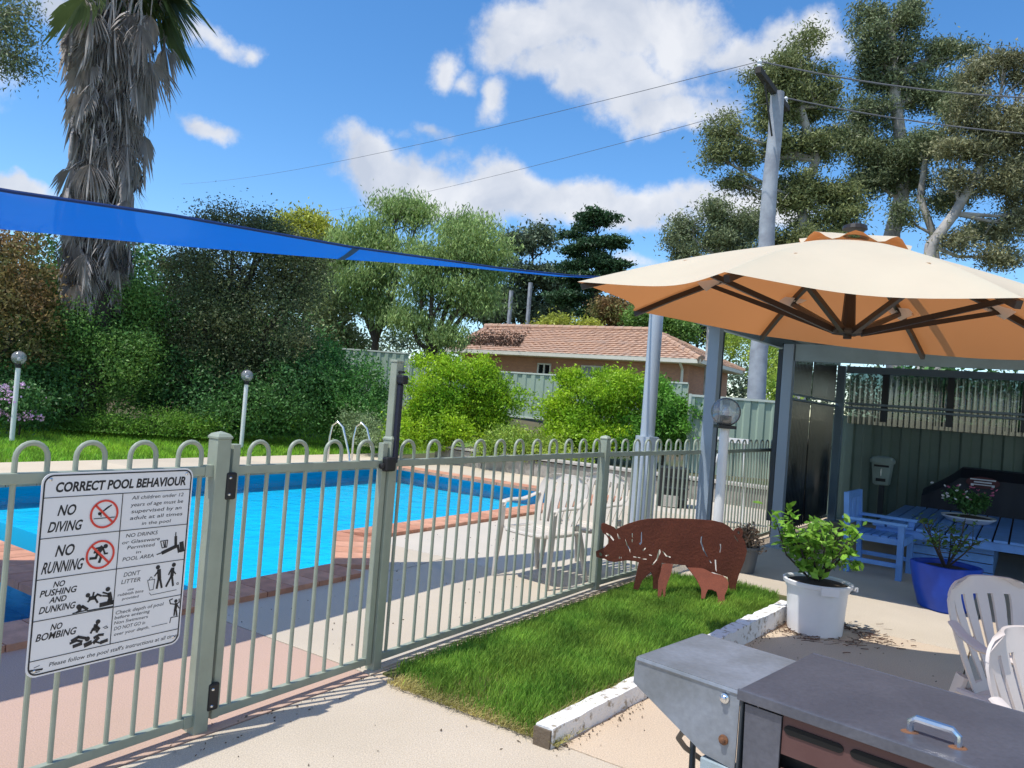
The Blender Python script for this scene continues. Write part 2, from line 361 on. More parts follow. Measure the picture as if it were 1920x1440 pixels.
# ---- pool
def conc(name, c, c2, spk=.12): return mat(name, c, .85, col2=c2, vscale=.9, edge=(.25, .75), bump=.35, bscale=140, spk=spk, spscale=160)
m_cream = conc('concrete_cream', (.50, .43, .33), (.42, .36, .28)); m_pink = conc('concrete_pink', (.46, .31, .24), (.40, .28, .21)); m_grey = conc('concrete_pale', (.52, .46, .38), (.44, .40, .34))
m_patio = conc('concrete_patio', (.50, .43, .34), (.40, .34, .26), .22)
m_far = conc('concrete_far', (.55, .47, .36), (.46, .38, .28))
def struct_root(name, loc, label=None): return tag(thing(name, label, None, loc), kind='structure')
deck = struct_root('pool_deck', G(3, -3.5), 'concrete slab deck around the swimming pool')
def slab(poly, m, parent=deck, z=0., name='slab', th=.12):
    c = sum((G(*p) for p in poly), Vector()) / len(poly)
    pts = []
    for p in poly:
        g = G(p[0], p[1], z - th); d = (g - c); d.z = 0; pts.append(g - d.normalized() * .006)
    MB().prism(pts, (0, 0, th)).build(name, m, parent, bevel=.004)
PE = -2.765
slab([(-3, PE), (.45, PE), (.45, -4.4), (-3, -4.4)], m_pink)
slab([(.45, PE), (3, PE), (3, -4.4), (.45, -4.4)], m_pink)
slab([(3, PE), (5.55, PE), (5.55, -5.3), (4.45, -4.4), (3, -4.4)], m_cream)
slab([(5.55, PE), (8.1, PE), (8.1, -5.3), (5.55, -5.3)], m_grey)
slab([(8.1, PE), (10.65, PE), (10.65, -5.3), (8.1, -5.3)], m_cream)
slab([(10.65, PE), (12.7, PE), (12.7, -5.3), (10.65, -5.3)], m_grey)
for a, b, m_ in ((-5.3, -6.8, m_cream), (-6.8, -8.4, m_far), (-8.4, -10.3, m_cream), (-10.3, -12.1, m_far)): slab([(11.2, a), (12.7, a), (12.7, b), (11.2, b)], m_)
for i in range(6): slab([(-3 + i*2.37, -10.3), (-.63 + i*2.37, -10.3), (-.63 + i*2.37, -12.1), (-3 + i*2.37, -12.1)], m_far if i % 2 else m_cream)
slab([(-3, -4.4), (-.95, -4.4), (-.95, -10.3), (-3, -10.3)], m_pink)
# basin
m_basin = mat('pool_paint', (.0, .47, .78), .5, col2=(.0, .43, .76), vscale=.7)
m_basin2 = mat('wading_pool_paint', (.22, .50, .66), .5, col2=(.14, .40, .58), vscale=.9)
outer = [(3.3, -4.6), (4.4, -4.6), (5.45, -5.6), (11.05, -5.6), (11.05, -10.15), (3.3, -10.15)]
def basin(name, poly, m, depth, parent=None, label=None):
    mbb = MB(); n = len(poly)
    mbb.v = [G(p[0], p[1], -.005) for p in poly] + [G(p[0], p[1], -depth) for p in poly]
    for i in range(n): j = (i + 1) % n; mbb.f.append((i, n + i, n + j, j))
    mbb.f.append(tuple(range(n, 2*n)))
    return tag(mbb.build(name, m), label, kind='structure')
basin('pool_basin', outer, m_basin, .27, label='blue painted shell of the swimming pool')
wade = [(-.9, -4.6), (2.85, -4.6), (2.85, -9.0), (-.9, -9.0)]
basin('wading_pool_basin', wade, m_basin2, .42, label='pale blue painted shell of the wading pool')
m_water = glassmat('water', (.80, .97, 1.0), 0.0, .03, bump=.45, bscale=6.0, fres=1.12)
m_water2 = glassmat('wading_water', (.60, .84, .95), 0.03, .04, bump=.35, bscale=6.0, fres=1.15)
def sheetm(name, poly, z, m, label): tag(MB().prism([G(p[0], p[1], z) for p in poly], (0, 0, -.004)).build(name, m), label, kind='structure')
def flat(name, poly, z, m, label):
    b = MB(); b.v = [G(p[0], p[1], z) for p in poly]; b.f = [tuple(range(len(poly)))]; tag(b.build(name, m), label, kind='structure')
flat('pool_water', outer, -.09, m_water, 'bright blue water of the swimming pool')
flat('wading_pool_water', wade, -.20, m_water2, 'low rippled water of the wading pool')
mb = MB()
for u in (1.0, 2.2): mb.uvbox(2.842, 2.848, -5.4 - u*.6, -5.58 - u*.6, -.17, -.09)
for v in (-5.6, -6.4, -7.2): mb.uvbox(2.84, 2.849, v, v - .14, -.17, -.09)
tag(mb.build('wading_pool_tiles', mat('dark_tile', (.03, .16, .22), .2)), 'row of small dark tiles set in the wading pool wall', kind='stuff')
# land between the two pools and round the wading pool
slab([(-.95, -9.0), (2.9, -9.0), (2.9, -10.3), (-.95, -10.3)], m_pink)
# coping pavers, each its own brick
coping = struct_root('pool_coping', G(4.4, -4.4), 'salmon brick coping along the pool edge')
m_brick = [mat('coping_brick%d' % i, c, .75, var=.2, vscale=9, bump=.4, bscale=90) for i, c in enumerate([(.52, .25, .15), (.47, .215, .13), (.56, .285, .18)])]
brick_me = {}
def paver(p, a, wd, dp, m):
    k = (round(wd, 2), round(dp, 2), m.name)
    if k not in brick_me: brick_me[k] = MB().box((0, 0, 0), (wd - .008, dp - .006, .05)).mesh('brick', m)
    o = link('brick', brick_me[k], coping, p - coping.location, a)
def edge(p, q, dp=.38, side=1, step=.23, z=.012):   # pavers from p to q (uv), lying to the side away from the water
    P, Q = G(*p, z), G(*q, z); d = Q - P; n = max(1, int(round(d.length / step))); a = math.atan2(d.y, d.x); nrm = Vector((-d.y, d.x, 0)).normalized() * side
    for i in range(n): paver(P + d * ((i + .5) / n) + nrm * (dp/2 - .03), a, d.length / n, dp, m_brick[rng.integers(3)])
edge((-.9, -4.6), (4.45, -4.6), side=-1); edge((4.45, -4.6), (5.45, -5.6), .40, -1); edge((5.45, -5.6), (11.3, -5.6), .38, -1)
edge((11.05, -5.3), (11.05, -10.4), .34, 1, .3); edge((11.05, -10.15), (-.9, -10.15), .34, 1, .34); edge((2.87, -4.95), (2.87, -10.1), .45, 1)
edge((-.9, -9.0), (2.85, -9.0), .3, 1, .3)
# notch fill bricks
for i in range(4):
    for j in range(4 - i): paver(G(4.62 + i*.24, -4.42 - .38 - j*.24 + .02*i, .008), ANG, .24, .24, m_brick[(i + j) % 3]) if False else None
# retaining wall and raised bed at the far end
m_wall = mat('weathered_concrete', (.30, .28, .25), .9, col2=(.17, .16, .14), vscale=2.5, bump=.5, bscale=40)
wl = thing('retaining_wall', 'low grey concrete retaining wall under the bright green bushes', 'wall', G(12.75, -7))
for i in range(6): MB().uvbox(12.7, 12.9, -10.4 + i*1.25, -9.165 + i*1.25, -.05, .30 + .012*(i % 2)).build('block', m_wall, wl, bevel=.01)
for i in range(6): MB().uvbox(12.66, 12.93, -10.4 + i*1.25, -9.16 + i*1.25, .32, .37).build('capping', mat('pale_capping', (.42, .39, .35), .9, bump=.3), wl, bevel=.006)
tag(MB().uvbox(12.905, 18, -10.5, -2.95, -.06, .26).build('garden_bed', m_soil), 'raised soil bed behind the retaining wall', kind='structure')

# ---- patio in front of the fence
patio = struct_root('patio', G(3, 0), 'beige concrete patio slabs around the barbecue')
pv = [PE + .005, -.25, 2.3, 4.85, 9]
m_pats = [m_patio, conc('concrete_patio_warm', (.52, .42, .31), (.43, .34, .25), .2)]
for i, (a, b) in enumerate([(-5, -2.1), (-2.1, .45), (.45, 3.0), (3.0, 6.2), (6.2, 9.2), (9.2, 13.2)]):
    for j in range(4): slab([(a, pv[j]), (b, pv[j]), (b, pv[j+1]), (a, pv[j+1])], m_pats[(i + j) % 2], patio)

# ---- grass bed with white timber edging
bed = [(3.12, -2.7), (3.02, -2.3), (3.0, -1.95), (2.98, -1.74), (3.3, -1.70), (6.05, -1.50), (6.45, -1.62), (6.6, -2.1), (6.55, -2.62)]
def bedz(u, v): return .012 + .045 * sm(v, -2.7, -1.8) * sm(u, 2.9, 3.8)
mb = MB(); gu = [3.05 + i*.1 for i in range(36)]; gv = [-2.72 + j*.1 for j in range(11)]
bb = []
for i in range(35):
    bb.append([G(3.0 + i*.103 + .12*max(0, (abs(j - 5) - 3)) * (1 if i == 0 else 0), -2.72 + j*.118, bedz(3.0 + i*.103, -2.72 + j*.118)) for j in range(11)])
bb = []
for i in range(35):
    u = 3.04 + i*.103; vmx = -1.69 + .075*(u - 2.93); bb.append([G(u, -2.72 + j*(vmx + 2.72)/10, bedz(u, -2.72 + j*(vmx + 2.72)/10)) for j in range(11)])
MBs = MB().grid(bb, (0, 0, -.12)); tag(MBs.build('bed_soil', mat('bed_soil', (.10, .09, .03), .95, col2=(.05, .06, .015), vscale=6, bump=.6, bscale=60)), 'dry soil under the small lawn beside the pool fence', kind='structure')
def blades(name, pts, ln, wd, m, label, seed=3, lean=.35, parent=None):
    r = np.random.default_rng(seed); n = len(pts); a = r.uniform(0, 2*PI, n); d = np.stack([np.cos(a), np.sin(a), 0*a], 1)
    l = ln * r.uniform(.45, 1.25, n); le = (lean * r.uniform(.1, 1.6, n))[:, None] * d * l[:, None]; up = np.array([0, 0, 1.]) * l[:, None]
    s_ = np.stack([-np.sin(a + 1), np.cos(a + 1), 0*a], 1) * wd
    v = np.stack([pts - s_, pts + s_, pts + up*.55 + le*.35 + s_*.8, pts + up*.55 + le*.35 - s_*.8, pts + up*.9 + le], 1).reshape(-1, 3)
    b = np.arange(n)[:, None] * 5
    f = np.concatenate([b + [0, 1, 2], b + [0, 2, 3], b + [3, 2, 4]]); tn = np.tile(r.uniform(.55, 1.5, n) * (1 + .25*np.sin(pts[:, 0]*9)*np.sin(pts[:, 1]*7)), 3)
    o = link(name, mesh_np(name, v, f, m, tn), parent); return tag(o, label, 'grass', kind='stuff')
def inpoly(u, v, poly):
    c = np.zeros(len(u), bool); j = len(poly) - 1
    for i in range(len(poly)):
        (a, b), (d, e) = poly[i], poly[j]; c ^= ((b > v) != (e > v)) & (u < (d - a)*(v - b)/(e - b + 1e-9) + a); j = i
    return c
n = 88000; u_ = rng.uniform(2.95, 6.65, n); v_ = rng.uniform(-2.72, -1.46, n); k = inpoly(u_ + rng.normal(0, .035, n), v_ + rng.normal(0, .012, n), bed); u_, v_ = u_[k], v_[k]
thin = (np.sin(u_*3.1 + 1) * np.sin(v_*5 + u_) > .75) & (rng.random(len(u_)) < .5); u_, v_ = u_[~thin], v_[~thin]
xy = np.outer(u_, UD) + np.outer(v_, VD); xy[:, 2] = [bedz(a, b) for a, b in zip(u_, v_)]
m_grass = leafmat('bed_grass', (.185, .29, .045), (.085, .18, .025), .4, 3.2)
blades('bed_grass', xy, .060, .0024, m_grass, 'thick green grass growing between the fence and white timber edging')
n = 2600; u_ = rng.uniform(3.0, 6.2, n); v_ = -1.725 + .075*(u_ - 2.93) + rng.normal(0, .02, n); xy = np.outer(u_, UD) + np.outer(v_, VD); xy[:, 2] = .05
m_dry = leafmat('dry_grass', (.30, .25, .10), (.20, .20, .06), .3, 3)
blades('dry_grass', xy, .05, .0022, m_dry, 'straw coloured dry grass along the white timber edging', lean=1.2, seed=5)
n = 3500; u_ = 3.0 + np.abs(rng.normal(0, .09, n)); v_ = rng.uniform(-2.6, -1.6, n); xy = np.outer(u_ - .06, UD) + np.outer(v_, VD); xy[:, 2] = .012
blades('dead_grass_edge', xy, .03, .0022, m_dry, 'dead straw edge of the small lawn next to the gate', lean=1.6, seed=6)
m_white = mat('flaking_white_paint', (.74, .73, .68), .8, col2=(.30, .26, .20), vscale=22, edge=(.36, .46), bump=.6, bscale=70)
for k, (a, b, v0, z1) in enumerate([(2.93, 4.62, -1.70, .085), (4.63, 6.06, -1.58, .125)]):
    rows = []
    for i in range(25):
        u = a + (b - a)*i/24; e = rng.normal(0, .003, 4); v0 = -1.715 + .075*(u - 2.93)
        rows.append([G(u, v0 + .09 + e[0], -.01), G(u, v0 + .09 + e[1], z1 + e[2]), G(u, v0 + e[3], z1 + e[2]), G(u, v0, -.01)])
    t = MB().grid(rows); c0 = len(t.v); t.f.append((0, 1, 2, 3)); t.f.append((c0-4, c0-3, c0-2, c0-1)[::-1])
    o = t.build('timber_edging', m_white)
    tag(o, ['nearer length of white painted timber edging, with the sawn grey end', 'farther length of white painted timber edging, behind the barbecue shelf'][k], 'edging', 'white timber garden edging')
box_obj('sawn_end', mat('weathered_wood', (.13, .10, .07), .9, bump=.5), bpy.data.objects['timber_edging'], G(2.922, -1.67, .036), (.012, .084, .085), RU)

# ---- lawn beyond the pool
def lawn(n, ua, ub, va, vb, seed):
    r = np.random.default_rng(seed); u = r.uniform(ua, ub, n); v = r.uniform(va, vb, n); xy = np.outer(u, UD) + np.outer(v, VD); xy[:, 2] = [height(a, b) for a, b in xy[:, :2]]; return xy
m_lawn = leafmat('lawn_grass', (.23, .36, .035), (.14, .27, .03), .4, .6)
tag(MB().grid([[G(-4 + i, -12.1 - j*.8, height(*G(-4 + i, -12.1 - j*.8)[:2]) + .006) for j in range(9)] for i in range(22)]).build('lawn', mat('lawn_base', (.12, .20, .03), .95, col2=(.08, .15, .02), vscale=1.2)), 'green lawn between the pool deck and the shrubs', kind='structure')
blades('lawn_grass', lawn(70000, -1, 14.5, -18.2, -12.12, 9), .10, .008, m_lawn, 'bright green lawn grass beyond the pool')

# ================================================================== POOL FENCE
m_sage = mat('sage_steel', (.29, .325, .255), .45, var=.14, vscale=5, spec=.45, bump=.08, bscale=40)
m_blk = mat('black_plastic', (.012, .012, .014), .45)
m_steel = mat('stainless_steel', (.62, .63, .64), .22, metal=1., var=.1)
hoop_me = {}
def hoop_mesh(half, z0, z1, r=.0095):
    k = (half, z0, z1)
    if k in hoop_me: return hoop_me[k]
    pts = [(-half, 0, z0), (-half, 0, .6), (-half, 0, z1 - half)] + [(-half*math.cos(a), 0, z1 - half + half*math.sin(a)) for a in [PI*i/10 for i in range(1, 10)]] + [(half, 0, z1 - half), (half, 0, .6), (half, 0, z0)]
    hoop_me[k] = MB().tube(pts, r, 10, up=(0, 1, 0)).mesh('hoop', m_sage, smooth=True); return hoop_me[k]
def fence_panel(t, p, q, n, rails=(.055, 1.095), z1=1.215, half=.052, brackets=True):
    P, Q = G(*p), G(*q); d = Q - P; a = math.atan2(d.y, d.x); c = (P + Q) / 2; M = RZ(a)
    MB().box(c + Vector((0, 0, rails[1])), (d.length, .028, .038), M).build('top_rail', m_sage, t, bevel=.003)
    MB().box(c + Vector((0, 0, rails[0])), (d.length, .028, .038), M).build('bottom_rail', m_sage, t, bevel=.003)
    me = hoop_mesh(half, rails[0], z1)
    for i in range(n): link('hoop', me, t, P + d * ((i + .5) / n) - wloc(t), a)
def post(t, p, h, s=.06, cap=True, m=m_sage, name='post', z0=-.02):
    o = MB().box(G(*p, (h + z0)/2), (s, s, h - z0), RU).build(name, m, t, bevel=.003)
    if cap:
        c = MB(); r = s*.55
        c.lathe((0, 0, 0), [(r*1.414, 0), (r*1.414, .008), (r*1.05, .02), (.002, .03)], 4); c.v = [RZ(ANG + PI/4) @ v + G(*p, h) for v in c.v]; c.build('post_cap', m if s > .064 else m, o)
    return o
VF = -2.82
f1 = thing('pool_fence', 'sage green hooped pool fence carrying the white rules sign', 'fence', G(2.02, VF))
fence_panel(f1, (-.42, VF), (1.985, VF), 12); post(f1, (-.45, VF), 1.23); pa = post(f1, (2.02, VF), 1.23, .066)
for z in (.055, 1.095): MB().box(G(1.975, VF, z), (.05, .036, .048), RU).build('bracket', m_sage, f1)
# gate
gt = thing('pool_gate', 'sage green hooped pool gate with black hinges and tall latch post', 'gate', G(2.1, VF))
GA, GB = 2.095, 3.015
frame = MB(); 
for a in (GA, GB): MB().box(G(a, VF, .62), (.036, .036, 1.17), RU).build('stile', m_sage, gt, bevel=.003)
fence_panel(gt, (GA + .018, VF), (GB - .018, VF), 4)
for z in (.14, 1.03):
    h = MB(); h.box(G(2.066, VF + .03, z), (.05, .022, .115), RU).box(G(2.066, VF, z), (.022, .05, .10), RU); ho = h.build('hinge', m_blk, gt, bevel=.008)
    for dz in (-.035, .035): MB().lathe(G(2.055, VF + .042, z + dz), [(.007, -.003), (.007, .003), (.003, .006)], 8).build('screw', m_steel, ho)
# middle fence
f2 = thing('pool_fence', 'sage green hooped pool fence behind the grass bed, from latch post to blue post', 'fence', G(3.06, VF))
pb = post(f2, (3.072, VF), 1.22, .06)
fence_panel(f2, (3.10, VF), (5.56, VF), 11); post(f2, (5.59, VF), 1.22, .062)
fence_panel(f2, (5.62, VF), (7.50, VF + .10), 9, z1=1.215)
# tall latch extension on the latch post
ext = thing('gate_latch', 'tall sage box with black pull rod latch on the gate post', 'latch', G(3.08, VF + .005, 1.2))
MB().box(G(3.072, VF - .002, 1.435), (.052, .045, .40), RU).build('latch_box', m_sage, ext, bevel=.004)
MB().box(G(3.072, VF - .002, 1.642), (.058, .052, .014), RU).build('top_cap', m_sage, ext, bevel=.003)
MB().box(G(3.072, VF + .034, 1.31), (.030, .026, .42), RU).build('rod_housing', mat('dark_navy_plastic', (.012, .013, .03), .4), ext, bevel=.006)
kb = MB().box(G(3.072, VF + .045, 1.545), (.046, .05, .05), RU).build('pull_knob', m_blk, ext, bevel=.01)
box_obj('knob_slot', m_blk, kb, G(3.072, VF + .035, 1.585), (.02, .03, .012), RU)
MB().box(G(3.03, VF + .036, 1.095), (.075, .04, .075), RU).box(G(3.01, VF + .03, 1.085), (.08, .03, .03), RU).build('latch_body', m_blk, ext, bevel=.01)
f3 = thing('pool_fence', 'shaded run of hooped pool fence beside the pergola posts', 'fence', G(7.6, -2.7))
fence_panel(f3, (7.62, VF + .12), (10.1, -2.62), 12); post(f3, (10.1, -2.62), 1.2, .05); fence_panel(f3, (10.13, -2.62), (12.6, -2.5), 12)
# trench lip below the fences (thin concrete upstand)
tag(MB().uvbox(3.1, 7.5, VF - .05, VF + .045, -.03, .012).build('fence_footing', mat('footing', (.45, .40, .33), .9, bump=.4)), 'thin concrete footing strip under the pool fence', kind='structure')

# ================================================================== RULES SIGN
SV = VF + .034; SW, SH = .575, .705; SO = G(1.307, SV, .408)     # bottom left corner of the board
NORM = VD
sign = thing('pool_rules_sign', 'white CORRECT POOL BEHAVIOUR sign with black pictograms, fixed to the hooped fence', 'sign', G(1.59, SV, .4))
# photograph's crop coordinates (sign seen at an angle) -> flat board coordinates
_z = np.array([(290, 78), (1222, 74), (1090, 1165), (148, 1362)], float); _w = np.array([(0, SH), (SW, SH), (SW, 0), (0, 0)], float)
A_ = []
for (x, y), (X, Y) in zip(_z, _w): A_ += [[x, y, 1, 0, 0, 0, -X*x, -X*y], [0, 0, 0, x, y, 1, -Y*x, -Y*y]]
H_ = np.append(np.linalg.solve(np.array(A_), _w.ravel()), 1).reshape(3, 3)
def sg(x, y): p = H_ @ np.array([x, y, 1.]); return p[0]/p[2], p[1]/p[2]
def S3(a, b, off=0.): return SO + UD*a + Vector((0, 0, b)) + VD*off
def rrect(x0, y0, x1, y1, r, n=6):
    o = []
    for cx, cy, a0 in ((x1 - r, y1 - r, 0), (x0 + r, y1 - r, 90), (x0 + r, y0 + r, 180), (x1 - r, y0 + r, 270)):
        o += [(cx + r*math.cos(math.radians(a0 + 90*i/n)), cy + r*math.sin(math.radians(a0 + 90*i/n))) for i in range(n + 1)]
    return o
m_signw = mat('sign_white', (.80, .81, .82), .35, var=.03); m_ink = mat('black_ink', (.012, .012, .015), .5, var=0); m_red = mat('red_ink', (.62, .05, .03), .5, var=.05)
plate('panel', m_signw, sign, rrect(0, 0, SW, SH, .035), [], S3(0, 0, 0), UD, Vector((0, 0, 1)), .003)
plate('border', m_ink, sign, rrect(.006, .006, SW - .006, SH - .006, .032), [rrect(.011, .011, SW - .011, SH - .011, .028)], S3(0, 0, .0022), UD, Vector((0, 0, 1)), .001)
def stroke(mbx, pts, wd, conv=True, off=.0018, th=.0012):
    q = [sg(*p) if conv else p for p in pts]
    for (a, b), (c, d) in zip(q, q[1:]):
        l = math.hypot(c - a, d - b) or 1e-6; nx, ny = -(d - b)/l*wd/2, (c - a)/l*wd/2; ex, ey = (c - a)/l*wd*.3, (d - b)/l*wd*.3
        mbx.prism([S3(a - ex + nx, b - ey + ny, off), S3(c + ex + nx, d + ey + ny, off), S3(c + ex - nx, d + ey - ny, off), S3(a - ex - nx, b - ey - ny, off)], VD*th)
def disc(mbx, x, y, r, off=.0018, sy=1.):
    a, b = sg(x, y); mbx.prism([S3(a + r*math.cos(t), b + r*sy*math.sin(t), off) for t in [2*PI*i/14 for i in range(14)]], VD*.0012)
def poly(mbx, pts, off=.0018): mbx.prism([S3(*sg(*p), off) for p in pts], VD*.0012)
def bld(mbx, name, m=m_ink):
    o = mbx.build(name, m, sign); bm_fix(o.data); return o
def bm_fix(me):
    import bmesh
    b = bmesh.new(); b.from_mesh(me); bmesh.ops.recalc_face_normals(b, faces=b.faces); b.to_mesh(me); b.free()
ln = MB()
for p, q in [((290, 243), (1205, 200)), ((262, 502), (1180, 418)), ((228, 760), (1150, 638)), ((195, 1018), (1125, 858)), ((165, 1265), (1100, 1068)), ((782, 222), (668, 1158))]:
    a, b = sg(*p), sg(*q)
    if p[0] < 300: a = (.009, (a[1] + b[1])/2); b = (SW - .009, a[1])
    else: a = ((a[0] + b[0])/2, a[1]); b = (a[0], b[1])
    stroke(ln, [a, b], .0026, False)
bld(ln, 'grid_lines')
def text(s, x0, y0, x1, cap, shear=0., bold=.0, name='lettering', m=m_ink):
    cu = bpy.data.curves.new('txt', 'FONT'); cu.body = s; cu.size = 1; cu.shear = 0; cu.extrude = 0; cu.offset = bold; cu.resolution_u = 3
    tmp = bpy.data.objects.new('tmp', cu); COL.objects.link(tmp); dg = bpy.context.evaluated_depsgraph_get(); me = bpy.data.meshes.new_from_object(tmp.evaluated_get(dg)); bpy.data.objects.remove(tmp)
    xs = [v.co.x for v in me.vertices]; a, b = sg(x0, y0); c, d = sg(x1, y0); wdt = c - a; k = wdt / (max(xs) - min(xs)); mn = min(xs); caph = .73
    top = sg(x0, y0 - cap); ch = top[1] - b; ky = ch / caph
    for v in me.vertices:
        x, y = (v.co.x - mn)*k, v.co.y*ky; v.co = S3(a + x + shear*y, b + y, .0021) - wloc(sign)
    me.materials.clear(); me.materials.append(m); return link(name, me, sign)
text('CORRECT POOL BEHAVIOUR', 362, 198, 1165, 62, .12, .035, 'title')
for s_, x0, y0, x1, cap in [('NO', 372, 348, 478, 68), ('DIVING', 308, 452, 510, 66), ('NO', 350, 604, 460, 70), ('RUNNING', 262, 712, 508, 72), ('NO', 334, 796, 402, 36), ('PUSHING', 250, 856, 468, 40),
                            ('AND', 306, 894, 408, 36), ('DUNKING', 242, 960, 456, 42), ('NO', 310, 1062, 378, 38), ('BOMBING', 218, 1130, 456, 44)]: text(s_, x0, y0, x1, cap, .22, .022)
for s_, x0, y0, x1, cap in [('All children under 12', 832, 262, 1148, 24), ('years of age must be', 824, 306, 1144, 24), ('supervised by an', 826, 348, 1132, 24), ('adult at all times', 816, 390, 1136, 24), ('in the pool', 888, 424, 1062, 22),
                            ('NO DRINKS', 788, 500, 980, 24), ('or Glassware', 762, 542, 992, 22), ('Permitted', 794, 574, 958, 22), ('in', 846, 602, 876, 18), ('POOL AREA', 762, 648, 952, 24),
                            ("DON'T", 766, 746, 862, 28), ('LITTER', 750, 790, 866, 26), ('use', 788, 832, 824, 16), ('rubbish bins', 726, 866, 880, 18), ('provided', 752, 890, 850, 16),
                            ('Check depth of pool', 708, 978, 995, 22), ('before entering', 702, 1008, 912, 20), ('Non Swimmers', 698, 1040, 900, 20), ('DO NOT GO in', 696, 1076, 882, 22), ('over your depth.', 694, 1110, 906, 20),
                            ("Please follow the pool staff's instructions at all times", 296, 1285, 1068, 26)]: text(s_, x0, y0, x1, cap, .2, .004, 'small_lettering')
def prohibit(cx, cy, rx, ry, p, q):
    a, b = sg(cx, cy); r = (abs(sg(cx + rx, cy)[0] - a) + abs(sg(cx, cy - ry)[1] - b)) / 2; m_ = MB()
    for i in range(28):
        t0, t1 = 2*PI*i/28, 2*PI*(i + 1)/28; m_.prism([S3(a + f_*r*math.cos(t), b + f_*r*math.sin(t), .0032) for f_, t in ((1, t0), (1, t1), (.86, t1), (.86, t0))], VD*.0010)
    stroke(m_, [(a - r*.62, b + r*.62), (a + r*.62, b - r*.62)], r*.15, False, .0032, .001); bld(m_, 'prohibition_ring', m_red)
def fig(name, lines, discs=(), polys=()):
    m_ = MB()
    for pts, wd in lines: stroke(m_, pts, wd)
    for x, y, r in discs: disc(m_, x, y, r)
    for p in polys: poly(m_, p)
    bld(m_, name)
fig('diver_pictogram', [([(597, 375), (722, 368)], .003), ([(706, 292), (668, 318), (640, 340), (628, 352)], .0045), ([(640, 340), (640, 362)], .003), ([(668, 318), (690, 302)], .006)], [(631, 343, .0055)])
prohibit(660, 346, 88, 88, None, None)
fig('runner_pictogram', [([(640, 558), (612, 590)], .017), ([(612, 592), (600, 622), (566, 624)], .009), ([(618, 596), (634, 612), (620, 648)], .009), ([(646, 560), (656, 596), (672, 594)], .006), ([(628, 556), (604, 562), (592, 590)], .006)], [(663, 549, .008)])
prohibit(628, 600, 88, 88, None, None)
fig('pushing_pictogram', [([(538, 948), (696, 926)], .004), ([(450, 962), (530, 945)], .004), ([(622, 915), (694, 900)], .016), ([(676, 846), (682, 880)], .015), ([(676, 850), (638, 838)], .006), ([(674, 862), (636, 858)], .006), ([(684, 882), (690, 908)], .009), ([(672, 882), (664, 908)], .008),
                          ([(556, 872), (588, 868)], .014), ([(586, 866), (604, 848), (626, 858)], .007), ([(588, 872), (602, 898)], .007), ([(574, 862), (582, 836)], .006), ([(558, 880), (544, 892)], .006), ([(486, 938), (510, 922)], .010), ([(510, 920), (538, 938)], .010), ([(474, 956), (500, 940)], .006)],
    [(668, 818, .0085), (545, 852, .008), (487, 921, .0085)])
fig('bombing_pictogram', [([(588, 1040), (580, 1066)], .015), ([(588, 1044), (606, 1060), (592, 1080)], .009), ([(570, 1060), (556, 1086)], .007), ([(632, 1056), (652, 1046), (660, 1056), (640, 1062)], .002), ([(440, 1130), (480, 1108), (520, 1116)], .010), ([(430, 1146), (470, 1130), (500, 1136)], .008),
                          ([(450, 1165), (495, 1150)], .012), ([(576, 1116), (604, 1100), (630, 1098)], .009), ([(572, 1146), (600, 1118)], .012), ([(520, 1160), (552, 1146)], .016), ([(580, 1140), (612, 1150)], .006), ([(618, 1146), (652, 1134)], .012)], [(602, 1018, .0085), (534, 1122, .009)])
fig('bottle_pictogram', [([(975, 612), (1010, 600)], .004), ([(1010, 602), (1090, 566)], .014), ([(1096, 478), (1094, 500)], .004), ([(1094, 506), (1092, 556)], .011), ([(1104, 560), (1110, 600)], .010), ([(1128, 545), (1130, 592)], .018), ([(1000, 530), (1008, 572), (1036, 568), (1044, 524), (1000, 530)], .003), ([(1018, 534), (1022, 566)], .004), ([(1030, 532), (1028, 566)], .004)])
fig('litter_pictogram', [([(984, 712), (984, 756)], .015), ([(980, 714), (956, 746)], .005), ([(980, 760), (966, 822)], .008), ([(988, 760), (996, 818)], .008), ([(912, 772), (922, 834), (944, 830), (956, 766), (912, 772)], .0018), ([(922, 768), (934, 750), (942, 760)], .002),
                         ([(1068, 704), (1062, 744)], .014), ([(1066, 710), (1084, 736)], .005), ([(1058, 708), (1042, 740)], .005), ([(1062, 750), (1066, 808)], .008), ([(1058, 750), (1024, 812)], .008), ([(920, 850), (930, 864), (1085, 836)], .0016), ([(1088, 796), (1098, 790), (1100, 802), (1090, 804), (1088, 796)], .0016)], [(978, 692, .0085), (1076, 680, .0085)])
fig('lifeguard_pictogram', [([(1082, 924), (1074, 962)], .012), ([(1076, 926), (1046, 922), (1042, 900), (1060, 892)], .004), ([(1084, 924), (1100, 914), (1100, 894)], .004), ([(1070, 966), (1066, 994)], .006), ([(1080, 966), (1082, 994)], .006), ([(1090, 1000), (1046, 1008), (1038, 1040)], .0028), ([(1022, 1042), (928, 1060)], .0014), ([(1086, 930), (1098, 950)], .004)], [(1080, 906, .007)])
fig('maker_emblem', [([(182, 1308), (255, 1298)], .006), ([(205, 1290), (240, 1275)], .0012), ([(210, 1320), (240, 1312)], .0012)])
for x, z_ in ((.028, SH - .022), (SW - .03, SH - .022), (.028, .022), (SW - .03, .03)):
    o = MB(); o.lathe((0, 0, 0), [(.006, 0), (.006, .002), (.003, .004)], 10); M = Matrix((UD, Vector((0, 0, 1)), VD)).transposed(); o.v = [M @ v + S3(x, z_, .002) for v in o.v]; o.build('screw', m_steel, sign)

